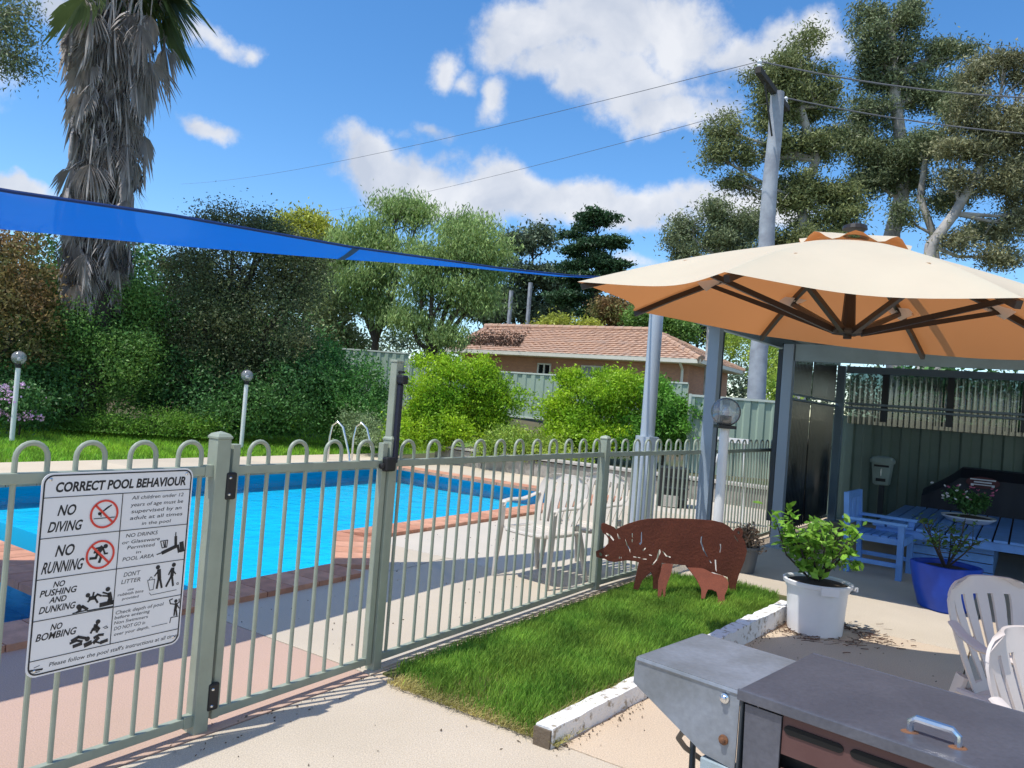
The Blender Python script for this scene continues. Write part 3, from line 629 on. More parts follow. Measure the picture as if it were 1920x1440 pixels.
# ================================================================== LAMPS, LADDER, SAIL, POLES
m_wpole = mat('white_pole_paint', (.72, .73, .76), .4, var=.06)
m_globe = glassmat('smoked_globe', (.86, .86, .88), .10, .08, fres=1.12, solid=((.6, .6, .63), .25))
def lamp(px, py, base_z, dist_from=None, label='', lean=0., H=1.44, rg=.125, rp=.042):
    b = at(px, py, base_z); t = thing('globe_lamp', label, 'lamp post', b, 'white globe lamp posts around the pool')
    MB().tube([b, b + Vector((lean, 0, H - .10))], rp, 14).build('pole', m_wpole, t, smooth=True)
    top = b + Vector((lean, 0, H - .1))
    MB().lathe(top, [(rp*1.2, -.015), (rp*1.2, .03), (rp*1.55, .035), (rp*1.55, .05), (rp*.9, .055), (rp*.9, .11)], 16).build('lamp_holder', m_blk, t)
    c = top + Vector((0, 0, .055 + rg*.9))
    MB().lathe(c, [(rg*math.sin(a) + .001, -rg*math.cos(a)) for a in [PI*.12 + i*PI*.88/12 for i in range(13)]], 24).build('globe', m_globe, t, smooth=True)
    MB().lathe(c - Vector((0, 0, .05)), [(.018, -.03), (.03, 0), (.034, .03), (.02, .06), (.002, .068)], 12).build('bulb', mat('frosted_bulb', (.8, .8, .78), .4), t, smooth=True)
    MB().lathe(c + Vector((0, 0, rg)), [(.02, -.005), (.02, .008), (.006, .016)], 10).build('finial', m_blk, t)
lamp(22, 826, 0, label='white globe lamp post standing on the lawn in front of pink flowers', lean=.0)
lamp(452, 840, 0, label='white globe lamp post in front of the dark brown tree')
lb = G(7.12, -2.36)
t = thing('globe_lamp', 'white lamp post with large smoky globe beside the blue pergola post', 'lamp post', lb, 'white globe lamp posts around the pool')
MB().tube([lb, lb + Vector((0, 0, 1.36))], .045, 16).build('pole', m_wpole, t, smooth=True)
MB().box(lb + Vector((0, 0, 1.375)), (.17, .17, .03)).box(lb + Vector((0, 0, 1.43)), (.09, .09, .10)).build('lamp_holder', m_blk, t)
gc = lb + Vector((0, 0, 1.515))
MB().lathe(gc, [(.135*math.sin(a) + .001, -.135*math.cos(a)) for a in [PI*.12 + i*PI*.88/16 for i in range(17)]], 32).build('globe', m_globe, t, smooth=True)
MB().lathe(gc + Vector((0, 0, -.03)), [(.02, -.03), (.032, 0), (.036, .03), (.02, .06), (.002, .068)], 12).build('bulb', mat('frosted_bulb', (.8, .8, .78), .4), t, smooth=True)
# pool ladder
ld = thing('pool_ladder', 'curved stainless steel pool ladder at the far side of the pool', 'ladder', G(9.3, -10.3))
lc = at(632, 866, 0); ax = (at(700, 866, 0) - lc); ax.z = 0; ax.normalize()
inward = VD * 1.0
for k, p in enumerate((at(652, 868, 0), at(697, 869, 0))):
    o = -VD
    MB().tube([p - VD*.55, p - VD*.55 + Vector((0, 0, .45)), p - VD*.5 + Vector((0, 0, .68)), p - VD*.36 + Vector((0, 0, .76)), p - VD*.2 + Vector((0, 0, .66)), p + Vector((0, 0, .2)), p + VD*.12 + Vector((0, 0, -.3)), p + VD*.12 + Vector((0, 0, -.9))], .022, 10).build('handrail', m_steel, ld, smooth=True)
for z in (-.25, -.55): MB().box((at(652, 868, 0) + at(697, 869, 0))/2 + VD*.12 + Vector((0, 0, z)), ((at(697, 869, 0) - at(652, 868, 0)).length, .08, .03), RZ(math.atan2((at(697,869,0)-at(652,868,0)).y, (at(697,869,0)-at(652,868,0)).x))).build('step', m_steel, ld)
# shade sail and its posts
m_sail = mat('blue_sailcloth', (.004, .13, .50), .7, var=.08, vscale=1.5, trl=((.01, .30, .80), .5))
_t = m_sail.node_tree; _o = _t.nodes['Material Output']; _src = _o.inputs[0].links[0].from_socket; _tr = _t.nodes.new('ShaderNodeBsdfTransparent'); _mx = _t.nodes.new('ShaderNodeMixShader'); _mx.inputs[0].default_value = .20   # knitted cloth: open mesh
_t.links.new(_src, _mx.inputs[1]); _t.links.new(_tr.outputs[0], _mx.inputs[2]); _t.links.new(_mx.outputs[0], _o.inputs[0])
sail = thing('shade_sail', 'bright blue shade sail stretched over the pool yard', 'shade sail', (-3, 5, 2.2))
near = [(-5.6, -.6, 1.95), (-3.9, 1.5, 2.08), (-2.39, 3.59, 2.27), (-1.96, 4.29, 2.36), (-1.22, 5.52, 2.48), (-.2, 6.85, 2.635), (.50, 7.6, 2.74), (.86, 8.0, 2.815)]
far = [(-7.0, 4.2, 2.26), (-5.2, 4.8, 2.32), (-3.61, 5.3, 2.38), (-2.63, 5.75, 2.432), (-1.49, 6.2, 2.50), (-.45, 7.02, 2.645), (.36, 7.72, 2.742), (.86, 8.01, 2.808)]
rows = []
for a, b in zip(near, far):
    a, b = Vector(a), Vector(b); rows.append([a.lerp(b, i/8) + Vector((0, 0, -.035*math.sin(PI*i/8)*(b - a).length*.25)) for i in range(9)])
MB().grid(rows, (0, 0, .003)).build('cloth', m_sail, sail, smooth=True)
MB().tube([Vector(a) + Vector((0, 0, .004)) for a in near], .010, 6).build('hem', mat('dark_blue_hem', (.003, .03, .14), .6), sail)
pp = rows[4]; MB().grid([[Vector(p) + Vector((0, 0, -.004)) for p in pp], [Vector(p) + Vector((.05, .02, -.001)) for p in pp]]).build('seam', mat('seam_navy', (.01, .03, .08), .7), sail)
m_bpost = mat('blue_grey_steel', (.25, .31, .375), .38, var=.06, vscale=2); m_lpost = mat('pale_grey_steel', (.36, .405, .45), .4, var=.06, vscale=2)
cb = G(8.35, -3.4); cb = Vector((atd(1200, 1000, 8.5).x, atd(1200, 1000, 8.5).y, 0))
sp = thing('sail_post', 'round grey steel post holding the shade sail, behind the rusty pig', 'post', cb)
MB().tube([cb, cb + Vector((0, 0, 2.95))], .078, 24).build('pole', m_lpost, sp, smooth=True)
MB().tube([cb + Vector((.0, 0, 0)), cb + Vector((.0, 0, 1.18))], .135, 6).build('sleeve', m_lpost, sp)
MB().lathe(cb + Vector((0, 0, 2.95)), [(.085, 0), (.085, .03), (.01, .05)], 24).build('post_cap', m_lpost, sp)
MB().tube([Vector((.86, 8.0, 2.81)), cb + Vector((-.07, -.03, 2.9))], .012, 6).build('turnbuckle', m_steel, sp)
for p, h, lab in (((-7.1, 4.15, 0), 2.4, 'steel post at the far left corner of the sail'), ((-5.75, -.7, 0), 2.3, 'steel post at the near left corner of the sail')):
    o = thing('sail_post', lab, 'post', p); MB().tube([p, Vector(p) + Vector((0, 0, h))], .05, 12).build('pole', m_lpost, o, smooth=True)

# ================================================================== PERGOLA
m_beam = mat('pergola_steel', (.17, .24, .30), .4, var=.08); m_dark = mat('dark_steel', (.03, .04, .05), .45)
pg = thing('pergola', 'blue grey steel pergola with clear roofing over the blue outdoor table', 'pergola', G(9.3, 0))
D, E_, F_ = (7.55, -2.66), (9.2, -2.35), (12.5, -2.40)
for nm, p, s, z1, m_ in (('front', D, .115, 2.36, m_bpost), ('mid', E_, .115, 2.36, m_bpost), ('rear', F_, .11, 2.36, m_beam)):
    o = MB().box(G(p[0], p[1], z1/2), (s, s, z1), RU).build('post', m_, pg, bevel=.004)
    MB().box(G(p[0], p[1], .008), (.2, .2, .016), RU).build('base_plate', m_, o)
MB().box(G(D[0] + .075, D[1] + .03, 1.17), (.035, .06, 2.3), RU).build('channel', m_dark, pg); MB().box(G(E_[0] - .02, E_[1] - .09, 1.3), (.05, .05, 2.0), RU).build('channel', m_dark, pg)
def beam(p, q, wd, z0, z1, name='beam', m=m_beam, par=pg):
    P, Q = G(*p), G(*q); d = Q - P; return MB().box((P + Q)/2 + Vector((0, 0, (z0 + z1)/2)), (d.length, wd, z1 - z0), RZ(math.atan2(d.y, d.x))).build(name, m, par, bevel=.003)
beam((6.45, -2.80), (12.6, -2.48), .07, 2.37, 2.50); beam((9.2, -2.28), (9.55, 4.2), .06, 2.17, 2.365, m=mat('teal_grey_beam', (.26, .33, .36), .4)); beam((12.5, -2.33), (12.75, 5), .06, 2.26, 2.36); beam((6.5, -2.74), (6.75, 4.2), .06, 2.36, 2.48)
for k in range(4): beam((6.6, -1.2 + k*1.45), (12.6, -.95 + k*1.45), .05, 2.40, 2.47, 'rafter')
for z in (1.74, 1.80): beam((12.5, -2.33), (12.75, 5), .035, z - .016, z + .016, 'rail'); beam((9.25, -2.40), (12.45, -2.43), .03, z - .012, z + .012, 'rail')
m_roof = mat('corrugated_roofing', (.28, .36, .38), .35, var=.1, trl=((.25, .6, .65), .05))
for k in range(8):
    v0 = -2.9 + k*.92; rows = []
    for i in range(41):
        v = v0 + .93*i/40; z = 2.512 + .010*math.sin(2*PI*v/.076)
        rows.append([G(6.38, v, z), G(12.95, v, z - .02)])
    MB().grid(rows, (0, 0, .002)).build('roof_sheet', m_roof, pg, smooth=True)
m_clear = glassmat('corrugated_clear', (.24, .38, .38), .14, .12, solid=((.04, .075, .08), .5)); m_tint = glassmat('dark_screen', (.06, .08, .10), .05, .14, solid=((.012, .016, .024), .85))
def corr(p, q, z0, z1, name, m, amp=.012, wl=.076, par=pg):
    P, Q = G(*p), G(*q); d = Q - P; n = int(d.length/wl*6); nn = Vector((-d.y, d.x, 0)).normalized(); rows = []
    for i in range(n + 1):
        c = P + d*(i/n) + nn*amp*math.sin(2*PI*i/6); rows.append([c + Vector((0, 0, z0)), c + Vector((0, 0, z1))])
    return MB().grid(rows).build(name, m, par, smooth=True)
muls = [-2.30, -1.80, -.95, -.05, .85, 1.8, 2.8, 3.8, 4.8]
for a, b in zip(muls, muls[1:]): corr((12.62 + .07*(a + 2.3)/2, a), (12.62 + .07*(b + 2.3)/2, b), 1.5, 2.27, 'clear_sheet', m_clear)
for a in muls[1:]: MB().box(G(12.60 + .07*(a + 2.3)/2, a, 1.93), (.05, .085, .75), RU).build('mullion', m_dark, pg)
for a, b in ((9.3, 10.9), (10.92, 12.42)):
    corr((a - .02, -2.45), (b + .02, -2.47), 1.80, 2.38, 'screen', m_tint); corr((a - .02, -2.45), (b + .02, -2.47), .10, 1.76, 'screen', m_tint)
# dark slat screen low on the side
for i in range(24): MB().box(G(9.6 + i*.12, -2.47, .62), (.012, .012, 1.1), RU).build('screen_bar', m_dark, pg)

# ================================================================== COLORBOND FENCES
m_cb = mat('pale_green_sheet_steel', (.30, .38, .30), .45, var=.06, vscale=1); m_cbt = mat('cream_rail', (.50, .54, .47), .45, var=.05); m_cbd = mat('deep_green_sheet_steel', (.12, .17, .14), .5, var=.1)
def sheetfence(name, label, P, Q, z0, z1, m, mt, pan=2.35, rib=.26, step=None, grp=None):
    P, Q = Vector(P), Vector(Q); d = Q - P; d.z = 0; Ld = d.length; ex = d.normalized(); nn = Vector((-ex.y, ex.x, 0)); n = max(1, round(Ld/pan)); pl = Ld/n; a = math.atan2(ex.y, ex.x)
    t = thing(name, label, 'fence', (P.x, P.y, z0)); me = None
    for k in range(n):
        dz = step[k] if step else 0; o = P + ex*pl*k; prof = []; x = 0; w_ = rib/2
        nr = round(pl/rib); rb = pl/nr
        for i in range(nr):
            for xx, yy in ((0, 0), (rb*.36, 0), (rb*.46, .034), (rb*.86, .034), (rb*.96, 0)): prof.append((i*rb + xx, yy))
        prof.append((pl - .001, 0))
        rows = [[o + ex*x + nn*y + Vector((0, 0, z0 + dz - o.z)), o + ex*x + nn*y + Vector((0, 0, z1 + dz - o.z))] for x, y in prof]
        MB().grid(rows).build('sheet', m, t)
        MB().box(o + ex*pl/2 + nn*.017 + Vector((0, 0, z1 + dz + .012 - o.z)), (pl - .05, .055, .045), RZ(a)).build('top_rail', mt, t); MB().box(o + ex*pl/2 + nn*.017 + Vector((0, 0, z0 + dz + .02 - o.z)), (pl - .05, .055, .045), RZ(a)).build('bottom_rail', mt, t)
        MB().box(o + nn*.017 + Vector((0, 0, (z0 + z1)/2 + dz + .01 - o.z)), (.05, .065, z1 - z0 + .07), RZ(a)).build('post', mt, t)
    return t
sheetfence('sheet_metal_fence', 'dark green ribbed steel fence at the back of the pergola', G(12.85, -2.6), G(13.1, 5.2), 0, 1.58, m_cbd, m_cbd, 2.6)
q0, q1 = atd(1290, 800, 15.5), atd(1500, 815, 15.3)
sheetfence('sheet_metal_fence', 'pale green ribbed steel fence behind the big smoky lamp globe', (q0.x, q0.y, 0), (q1.x, q1.y, 0), -.05, 1.80, m_cb, m_cbt)
q0, q1 = atd(560, 700, 26.5), atd(764, 700, 26.0)
sheetfence('sheet_metal_fence', 'pale green steel fence above the dark hedge, highest step of the boundary', (q0.x, q0.y, 0), (q1.x, q1.y, 0), .8, 2.68, m_cb, m_cbt)
q0, q1 = atd(766, 700, 25.8), atd(900, 700, 25.5)
sheetfence('sheet_metal_fence', 'pale green steel fence mostly hidden by the lime green bushes', (q0.x, q0.y, 0), (q1.x, q1.y, 0), .8, 2.42, m_cb, m_cbt)
q0, q1 = atd(900, 700, 24.5), atd(1290, 740, 21.5)
sheetfence('sheet_metal_fence', 'pale green steel fence showing between the two lime green bushes, under the brick house', (q0.x, q0.y, 0), (q1.x, q1.y, 0), .88, 2.25, m_cb, m_cbt, 3.0, .3)

# ================================================================== HOUSE
m_bw = bpy.data.materials.new('salmon_brickwork'); m_bw.use_nodes = True; t_ = m_bw.node_tree; P_ = t_.nodes['Principled BSDF']; bt = t_.nodes.new('ShaderNodeTexBrick'); tcx = t_.nodes.new('ShaderNodeTexCoord'); mpx = t_.nodes.new('ShaderNodeMapping')
t_.links.new(tcx.outputs['Object'], mpx.inputs[0]); mpx.inputs['Rotation'].default_value = (PI/2, 0, 0)
t_.links.new(mpx.outputs[0], bt.inputs['Vector']); bt.inputs['Scale'].default_value = 4.2; bt.inputs['Color1'].default_value = (.60, .31, .19, 1); bt.inputs['Color2'].default_value = (.52, .26, .17, 1); bt.inputs['Mortar'].default_value = (.38, .28, .21, 1); bt.inputs['Mortar Size'].default_value = .012
t_.links.new(bt.outputs[0], P_.inputs['Base Color']); P_.inputs['Roughness'].default_value = .9
m_tile = [mat('roof_tile%d' % i, c, .8, col2=c2, vscale=3, edge=(.35, .6), bump=.4, bscale=30) for i, (c, c2) in enumerate([((.44, .28, .19), (.33, .21, .15)), ((.41, .26, .18), (.37, .26, .20))])]
m_trim = mat('cream_trim', (.66, .64, .55), .5, var=.05)
hs = thing('brick_house', 'single storey salmon brick house with terracotta tiled hip roof beyond the fence', 'house', (7.0, 29.2, .9))
C0 = Vector((7.0, 29.2, 0)); fd = Vector((-.86, .51, 0)); sdn = Vector((.51, .86, 0)); HL, HW, RISE, EZ = 11.8, 6.4, 1.42, 3.32
def Hh(a, b, z): return C0 + fd*a + sdn*b + Vector((0, 0, z))
o_ = .55
def hbox(a0, a1, b0, b1, z0, z1, name, m, par=hs, bevel=0): return MB().quadbox([Hh(a0, b0, z0), Hh(a1, b0, z0), Hh(a1, b1, z0), Hh(a0, b1, z0), Hh(a0, b0, z1), Hh(a1, b0, z1), Hh(a1, b1, z1), Hh(a0, b1, z1)][::1]).build(name, m, par, bevel=bevel)
hbox(o_, HL - o_, o_, HW - .1, .5, EZ - .02, 'wall', m_bw)
hbox(-.02, HL, -.02, HW, EZ - .02, EZ + .03, 'soffit', m_trim)
gut = MB()
for a in ((-.12, HL, -.12, 0), (-.12, 0, -.12, HW)): gut.quadbox([Hh(a[0], a[2], EZ), Hh(a[1], a[2], EZ), Hh(a[1], a[3], EZ), Hh(a[0], a[3], EZ), Hh(a[0], a[2], EZ + .17), Hh(a[1], a[2], EZ + .17), Hh(a[1], a[3], EZ + .17), Hh(a[0], a[3], EZ + .17)])
gut.build('gutter', m_trim, hs)
def wave(x): return .028*abs(math.sin(PI*x/.3))
NC = 14
def course(P0f, P1f, P0b, P1b, up, name, m):   # a row of tiles between the lower and upper edge lines
    n = max(2, int((P1f - P0f).length/.15)); rows = []
    for i in range(n + 1):
        s = i/n; a = P0f.lerp(P1f, s); b = P0b.lerp(P1b, s); ww = wave((P1f - P0f).length*s) + rng.normal(0, .004)
        rows.append([a, a + up*(.055 + ww), b + up*(.01 + ww)])
    return MB().grid(rows).build(name, m, hs)
r1, r2 = Hh(HW/2, HW/2, EZ + .1 + RISE), Hh(HL, HW/2, EZ + .1 + RISE)
fa, fb, fc = Hh(-.1, -.1, EZ + .1), Hh(HL, -.1, EZ + .1), Hh(-.1, HW + .1, EZ + .1)
upf = (fb - fa).cross(r1 - fa).normalized(); upf = upf if upf.z > 0 else -upf
ups = (fc - fa).cross(r1 - fa).normalized(); ups = ups if ups.z > 0 else -ups
for k in range(NC):
    a, b = k/NC, (k + 1.12)/NC
    course(fa.lerp(r1, a), fb.lerp(r2, a), fa.lerp(r1, min(b, 1)), fb.lerp(r2, min(b, 1)), upf, 'tile_course', m_tile[rng.integers(2)])
    course(fc.lerp(r1, a), fa.lerp(r1, a), fc.lerp(r1, min(b, 1)), fa.lerp(r1, min(b, 1)), ups, 'tile_course', m_tile[rng.integers(2)])
for a, b in ((fa, r1), (r1, r2), (fc, r1)):
    n = int((b - a).length/.42)
    for i in range(n):
        p, q = a.lerp(b, i/n), a.lerp(b, (i + 1.1)/n); MB().tube([p + Vector((0, 0, .06)), q + Vector((0, 0, .05))], [.13, .115], 8).build('ridge_tile', m_tile[i % 2], hs)
MB().v
back = MB(); back.v = [Hh(HL, HW, EZ + .1), Hh(-.1, HW + .1, EZ + .1), r1, r2]; back.f = [(0, 1, 2, 3)]; back.build('back_slope', m_tile[0], hs)
def hwin(px0, px1, py0, py1, dark, lattice=False):
    n_ = -sdn; p0 = Hh(0, o_ - .03, 0); a, b, c, d = hit(px0, py1, p0, n_), hit(px1, py1, p0, n_), hit(px1, py0, p0, n_), hit(px0, py0, p0, n_)
    z0, z1 = a.z, d.z; b = Vector((b.x, b.y, 0)); a2 = Vector((a.x, a.y, 0)); ex = (b - a2); w_ = ex.length; ex.normalize()
    wd = MB().prism([a2 + Vector((0, 0, z0)), b + Vector((0, 0, z0)), b + Vector((0, 0, z1)), a2 + Vector((0, 0, z1))], sdn*.05).build('window', dark, hs)
    fr = MB()
    for x in (0, w_/2, w_): fr.box(a2 + ex*x + Vector((0, 0, (z0 + z1)/2)) - sdn*.03, (.06, .06, z1 - z0), RZ(math.atan2(ex.y, ex.x)))
    for z in (z0, z1): fr.box(a2 + ex*w_/2 + Vector((0, 0, z)) - sdn*.031, (w_ + .06, .062, .06), RZ(math.atan2(ex.y, ex.x)))
    fr.build('window_frame', m_trim, wd)
hwin(1008, 1031, 682, 708, mat('dark_glass', (.01, .012, .015), .08)); hwin(1090, 1136, 686, 712, mat('curtained_glass', (.35, .37, .33), .3))
dp = hit(1281, 690, Hh(0, o_ - .1, 0), -sdn); MB().tube([Vector((dp.x, dp.y, EZ)) - sdn*.45, Vector((dp.x, dp.y, EZ - .25)) - sdn*.1, Vector((dp.x, dp.y, 1))], .055, 8).build('downpipe', m_trim, hs)
# dead leaf litter lying on the roof
lit = []
for _ in range(1500):
    s, q = rng.random(), abs(rng.normal(0, .30)); a = fa.lerp(fb, .68 + .28*s); b = r1.lerp(r2, .68 + .28*s); p = a.lerp(b, min(.9, .16 + q*.9)) + upf*.09
    if rng.random() < .9: lit.append(tuple(p))
v, f, tn = leaves(np.array(lit), .15, seed=4, aspect=.3); tag(link('leaf_litter', mesh_np('leaf_litter', v, f, leafmat('litter_brown', (.06, .035, .02), (.04, .025, .02), .1), tn)), 'dark dead leaves and twigs lying on the tiled roof', 'leaf litter', kind='stuff')

# ================================================================== UTILITY POLE AND WIRES
m_wood = mat('silvered_timber', (.34, .36, .39), .85, col2=(.24, .25, .28), vscale=2.5, bump=.5, bscale=25)
ub = atd(1418, 760, 16.2); ub = Vector((ub.x, ub.y, 0)); ut = atd(1456, 170, 16.2)
up_ = thing('power_pole', 'tall silver grey timber power pole with dark crossarm', 'power pole', ub)
ks = 9; MB().tube([ub.lerp(Vector((ub.x*.5 + ut.x*.5, ub.y, ut.z)), i/ks) + Vector((.02*math.sin(i*1.7), .02*math.cos(i), 0)) for i in range(ks + 1)], [.205 - .065*i/ks for i in range(ks + 1)], 16).build('pole', m_wood, up_, smooth=True)
pt_ = Vector((ub.x*.5 + ut.x*.5, ub.y, ut.z))
ca, cb2 = pt_ + UD*-1.05 + Vector((-.16, -.2, -.02)), pt_ + UD*1.15 + Vector((-.16, -.2, -.02))
MB().tube([ca, cb2], .085, 4).build('crossarm', mat('dark_timber', (.05, .045, .04), .9, bump=.4), up_)
MB().tube([pt_ + Vector((-.1, -.2, -1.0)), pt_ - UD*.6 + Vector((-.16, -.22, -.1))], .02, 5).build('brace', mat('dark_timber', (.05, .045, .04)), up_)
ins = []
for k, p in enumerate((ca + UD*.08, cb2 - UD*.12)):
    o = MB().lathe(p + Vector((0, 0, .06)), [(.03, 0), (.05, .04), (.03, .08), (.05, .12), (.02, .17)], 10).build('insulator', mat('porcelain', (.6, .62, .66), .3), up_); ins.append(p + Vector((0, 0, .2)))
m_wire = mat('wire_metal', (.12, .12, .13), .5)
def wire(a, b, sag, label, r=.012):
    pts = [a.lerp(b, i/16) - Vector((0, 0, sag*4*(i/16)*(1 - i/16))) for i in range(17)]; tag(MB().tube(pts, r, 5).build('power_line', m_wire), label, 'power line', 'overhead power lines')
wire(ins[0], atd(340, 345, 60), .5, 'upper overhead wire crossing the clouds left of the power pole', .007); wire(ins[1], atd(560, 402, 62), .4, 'lower overhead wire crossing the clouds left of the power pole', .007)
m_wire2 = m_wire; wire(ins[0], atd(2150, 185, 15.0), .25, 'upper overhead wire running right from the power pole across the gum trees', .016); wire(ins[1], atd(2150, 262, 17), .2, 'lower overhead wire running right from the power pole across the gum trees', .016)
for px, top, lab in ((955, 545, 'short pale pole left of the taller one, beyond the house roof'), (991, 530, 'slim pale pole standing beyond the house roof')):
    a = atd(px - 4, 640, 48); b = atd(px + 4, top, 48); o = thing('distant_pole', lab, 'pole', (b.x, b.y, a.z - 3)); MB().tube([Vector((b.x, b.y, a.z - 3)), b], .13, 8).build('pole', m_wood, o, smooth=True)

# ================================================================== VEGETATION
m_bark = mat('brown_bark', (.11, .085, .06), .95, col2=(.06, .045, .035), vscale=4, bump=.6, bscale=25); m_gumbark = mat('pale_gum_bark', (.46, .43, .39), .8, col2=(.26, .24, .22), vscale=1.2, bump=.3, bscale=12)
m_dkbark = mat('dark_bark', (.045, .035, .03), .95, bump=.5)
lf_lime = leafmat('lime_leaves', (.26, .37, .018), (.13, .25, .015), .38, 1.1); lf_yel = leafmat('yellow_green_leaves', (.27, .33, .05), (.16, .25, .04), .35, 1.5)
lf_dk = leafmat('dark_green_leaves', (.062, .14, .035), (.03, .085, .026), .22, .7); lf_mid = leafmat('mid_green_leaves', (.13, .22, .045), (.06, .14, .035), .3, .6)
lf_brn = leafmat('bronze_leaves', (.095, .10, .042), (.045, .07, .03), .2, .9); lf_red = leafmat('rusty_leaves', (.20, .11, .05), (.08, .11, .03), .25, .9)
lf_wil = leafmat('soft_green_leaves', (.24, .32, .11), (.14, .21, .07), .35, .35); lf_olive = leafmat('olive_gum_leaves', (.15, .175, .085), (.075, .10, .048), .22, .25)
lf_gum2 = leafmat('grey_gum_leaves', (.19, .19, .10), (.11, .11, .055), .22, .3); lf_pine = leafmat('pine_needles', (.035, .075, .03), (.02, .05, .022), .15, .3); lf_blue = leafmat('blue_green_leaves', (.09, .12, .07), (.05, .075, .045), .2, .3)
lf_gold = leafmat('golden_willow_leaves', (.32, .33, .05), (.24, .27, .045), .35, .3)
GRP_H = 'shrubs and trees beyond the lawn'
# shrubs beyond the lawn, left to right
plant('rusty_shrub', 'rusty red and green tall shrub at the left edge, above the pink flowers', 'shrub', [B(10, 520, 15.5, 75, 90), B(45, 600, 15.5, 55, 80), B(-50, 600, 15.5, 90, 130)], 16000, .085, lf_red, m_dkbark, r0=.09, group=GRP_H, seed=11, cl=.32, ground=.05)
plant('dark_shrub', 'dark green shrub low at the left edge behind the lamp', 'shrub', [B(0, 720, 15.8, 90, 80), B(70, 740, 15.8, 70, 70), B(-90, 700, 15.8, 80, 120)], 13000, .08, lf_dk, m_dkbark, r0=.07, group=GRP_H, seed=12, cl=.3, ground=.05)
plant('tall_shrub', 'mixed green tall shrub standing right below the palm trunk', 'shrub', [B(150, 640, 17, 80, 70), B(200, 560, 17.5, 80, 50), B(125, 740, 16.8, 75, 70), B(230, 690, 17, 75, 80), B(110, 560, 18, 50, 60), B(270, 600, 17.6, 50, 60)], 48000, .072, lf_mid, m_dkbark, r0=.10, group=GRP_H, seed=13, cl=.34, ground=.1)
plant('low_shrub', 'low grass green shrub spilling onto the lawn under the palm', 'shrub', [B(205, 800, 16.2, 62, 20), B(300, 795, 16.6, 70, 26), B(150, 806, 16.1, 40, 14), B(380, 806, 16.6, 50, 18)], 11000, .055, leafmat('weedy_green', (.13, .24, .035), (.07, .15, .025), .35, 1.2), m_dkbark, r0=.03, group=GRP_H, seed=14, cl=.25, ground=.1)
plant('bronze_tree', 'broad dark bronze leaved tree rising above the blue sail', 'tree', [B(460, 500, 18.5, 120, 75), B(440, 420, 18.8, 70, 25), B(380, 600, 18.3, 85, 75), B(500, 610, 18.3, 100, 90), B(565, 520, 18.5, 45, 70), B(430, 700, 18.2, 90, 60), B(350, 510, 19, 50, 50), B(490, 440, 18.8, 60, 30)], 78000, .068, lf_brn, m_dkbark, r0=.2, group=GRP_H, seed=15, cl=.38, ground=.2)
plant('dark_hedge', 'very dark green mass of shrubs under the bronze tree', 'shrub', [B(370, 730, 17.8, 90, 60), B(470, 770, 17.4, 80, 55), B(560, 740, 17.8, 70, 70), B(300, 690, 18.5, 70, 80), B(400, 790, 17.3, 60, 30)], 34000, .08, lf_dk, m_dkbark, r0=.08, group=GRP_H, seed=16, cl=.32, ground=.2)
plant('green_shrub', 'fresh green shrub right of the dark hedge, behind the pool ladder', 'shrub', [B(610, 740, 18.5, 60, 60), B(675, 720, 18.7, 50, 55), B(600, 670, 19, 40, 40), B(650, 780, 18.2, 55, 45), B(700, 790, 18.2, 30, 40)], 26000, .08, leafmat('fresh_green_leaves', (.09, .20, .045), (.045, .13, .03), .3, .8), m_dkbark, r0=.07, group=GRP_H, seed=17, cl=.28, ground=.2)
plant('grey_shrub', 'pale grey green weedy shrub behind the pool ladder', 'shrub', [B(680, 800, 17.0, 34, 26), B(705, 830, 16.5, 22, 22)], 4500, .06, leafmat('sage_leaves', (.20, .26, .13), (.13, .18, .08), .3, 1.5), m_dkbark, r0=.02, group=GRP_H, seed=18, cl=.2, ground=.2)
plant('backing_tree', 'dark tree filling the gap behind the palm trunk', 'tree', [B(250, 520, 24, 130, 60), B(120, 500, 24, 90, 60), B(330, 620, 24, 120, 120), B(20, 640, 24, 150, 140), B(190, 660, 23, 150, 110), B(520, 690, 23, 130, 110)], 40000, .15, lf_dk, m_dkbark, r0=.2, group=GRP_H, seed=19, cl=.55, ground=.4)
# pink flowers
pf = plant('flowering_shrub', 'shrub with pink and mauve flower heads beside the left lamp post', 'shrub', [B(20, 755, 14.6, 60, 40), B(60, 770, 14.6, 26, 34)], 4500, .07, lf_dk, m_dkbark, r0=.02, seed=20, cl=.2, ground=.05)
pp_ = cloudpts([B(25, 755, 14.3, 56, 40)], 700, 20, .10, 5, .7); v, f, tn = leaves(pp_, .045, seed=5, aspect=.9); link('flowers', mesh_np('flowers', v, f, leafmat('mauve_petals', (.55, .25, .50), (.62, .35, .55), .3), tn, wloc(pf)), pf, kind='stuff')
# lime green bushes behind the pool
plant('lime_bush', 'big bright lime green bush left of the gap where the green fence shows', 'bush', [B(860, 740, 16.8, 95, 66), B(800, 770, 16.6, 62, 72), B(935, 760, 16.8, 52, 66), B(850, 810, 16.4, 100, 52), B(900, 700, 17, 40, 35), B(845, 690, 17, 36, 26), B(755, 810, 16.4, 30, 40)], 60000, .066, lf_lime, m_bark, r0=.06, seed=21, cl=.15, ground=.24, shell=.55, clump=15)
plant('lime_bush', 'tallest bright green bush behind the round grey post, right of the gap', 'bush', [B(1090, 760, 16.5, 75, 62), B(1070, 710, 16.8, 28, 34), B(1170, 760, 16.5, 75, 70), B(1160, 712, 16.8, 50, 32), B(1110, 820, 16.2, 95, 45), B(1060, 790, 16.3, 50, 50)], 50000, .066, lf_lime, m_bark, r0=.06, seed=22, cl=.15, ground=.24, shell=.55, clump=15)
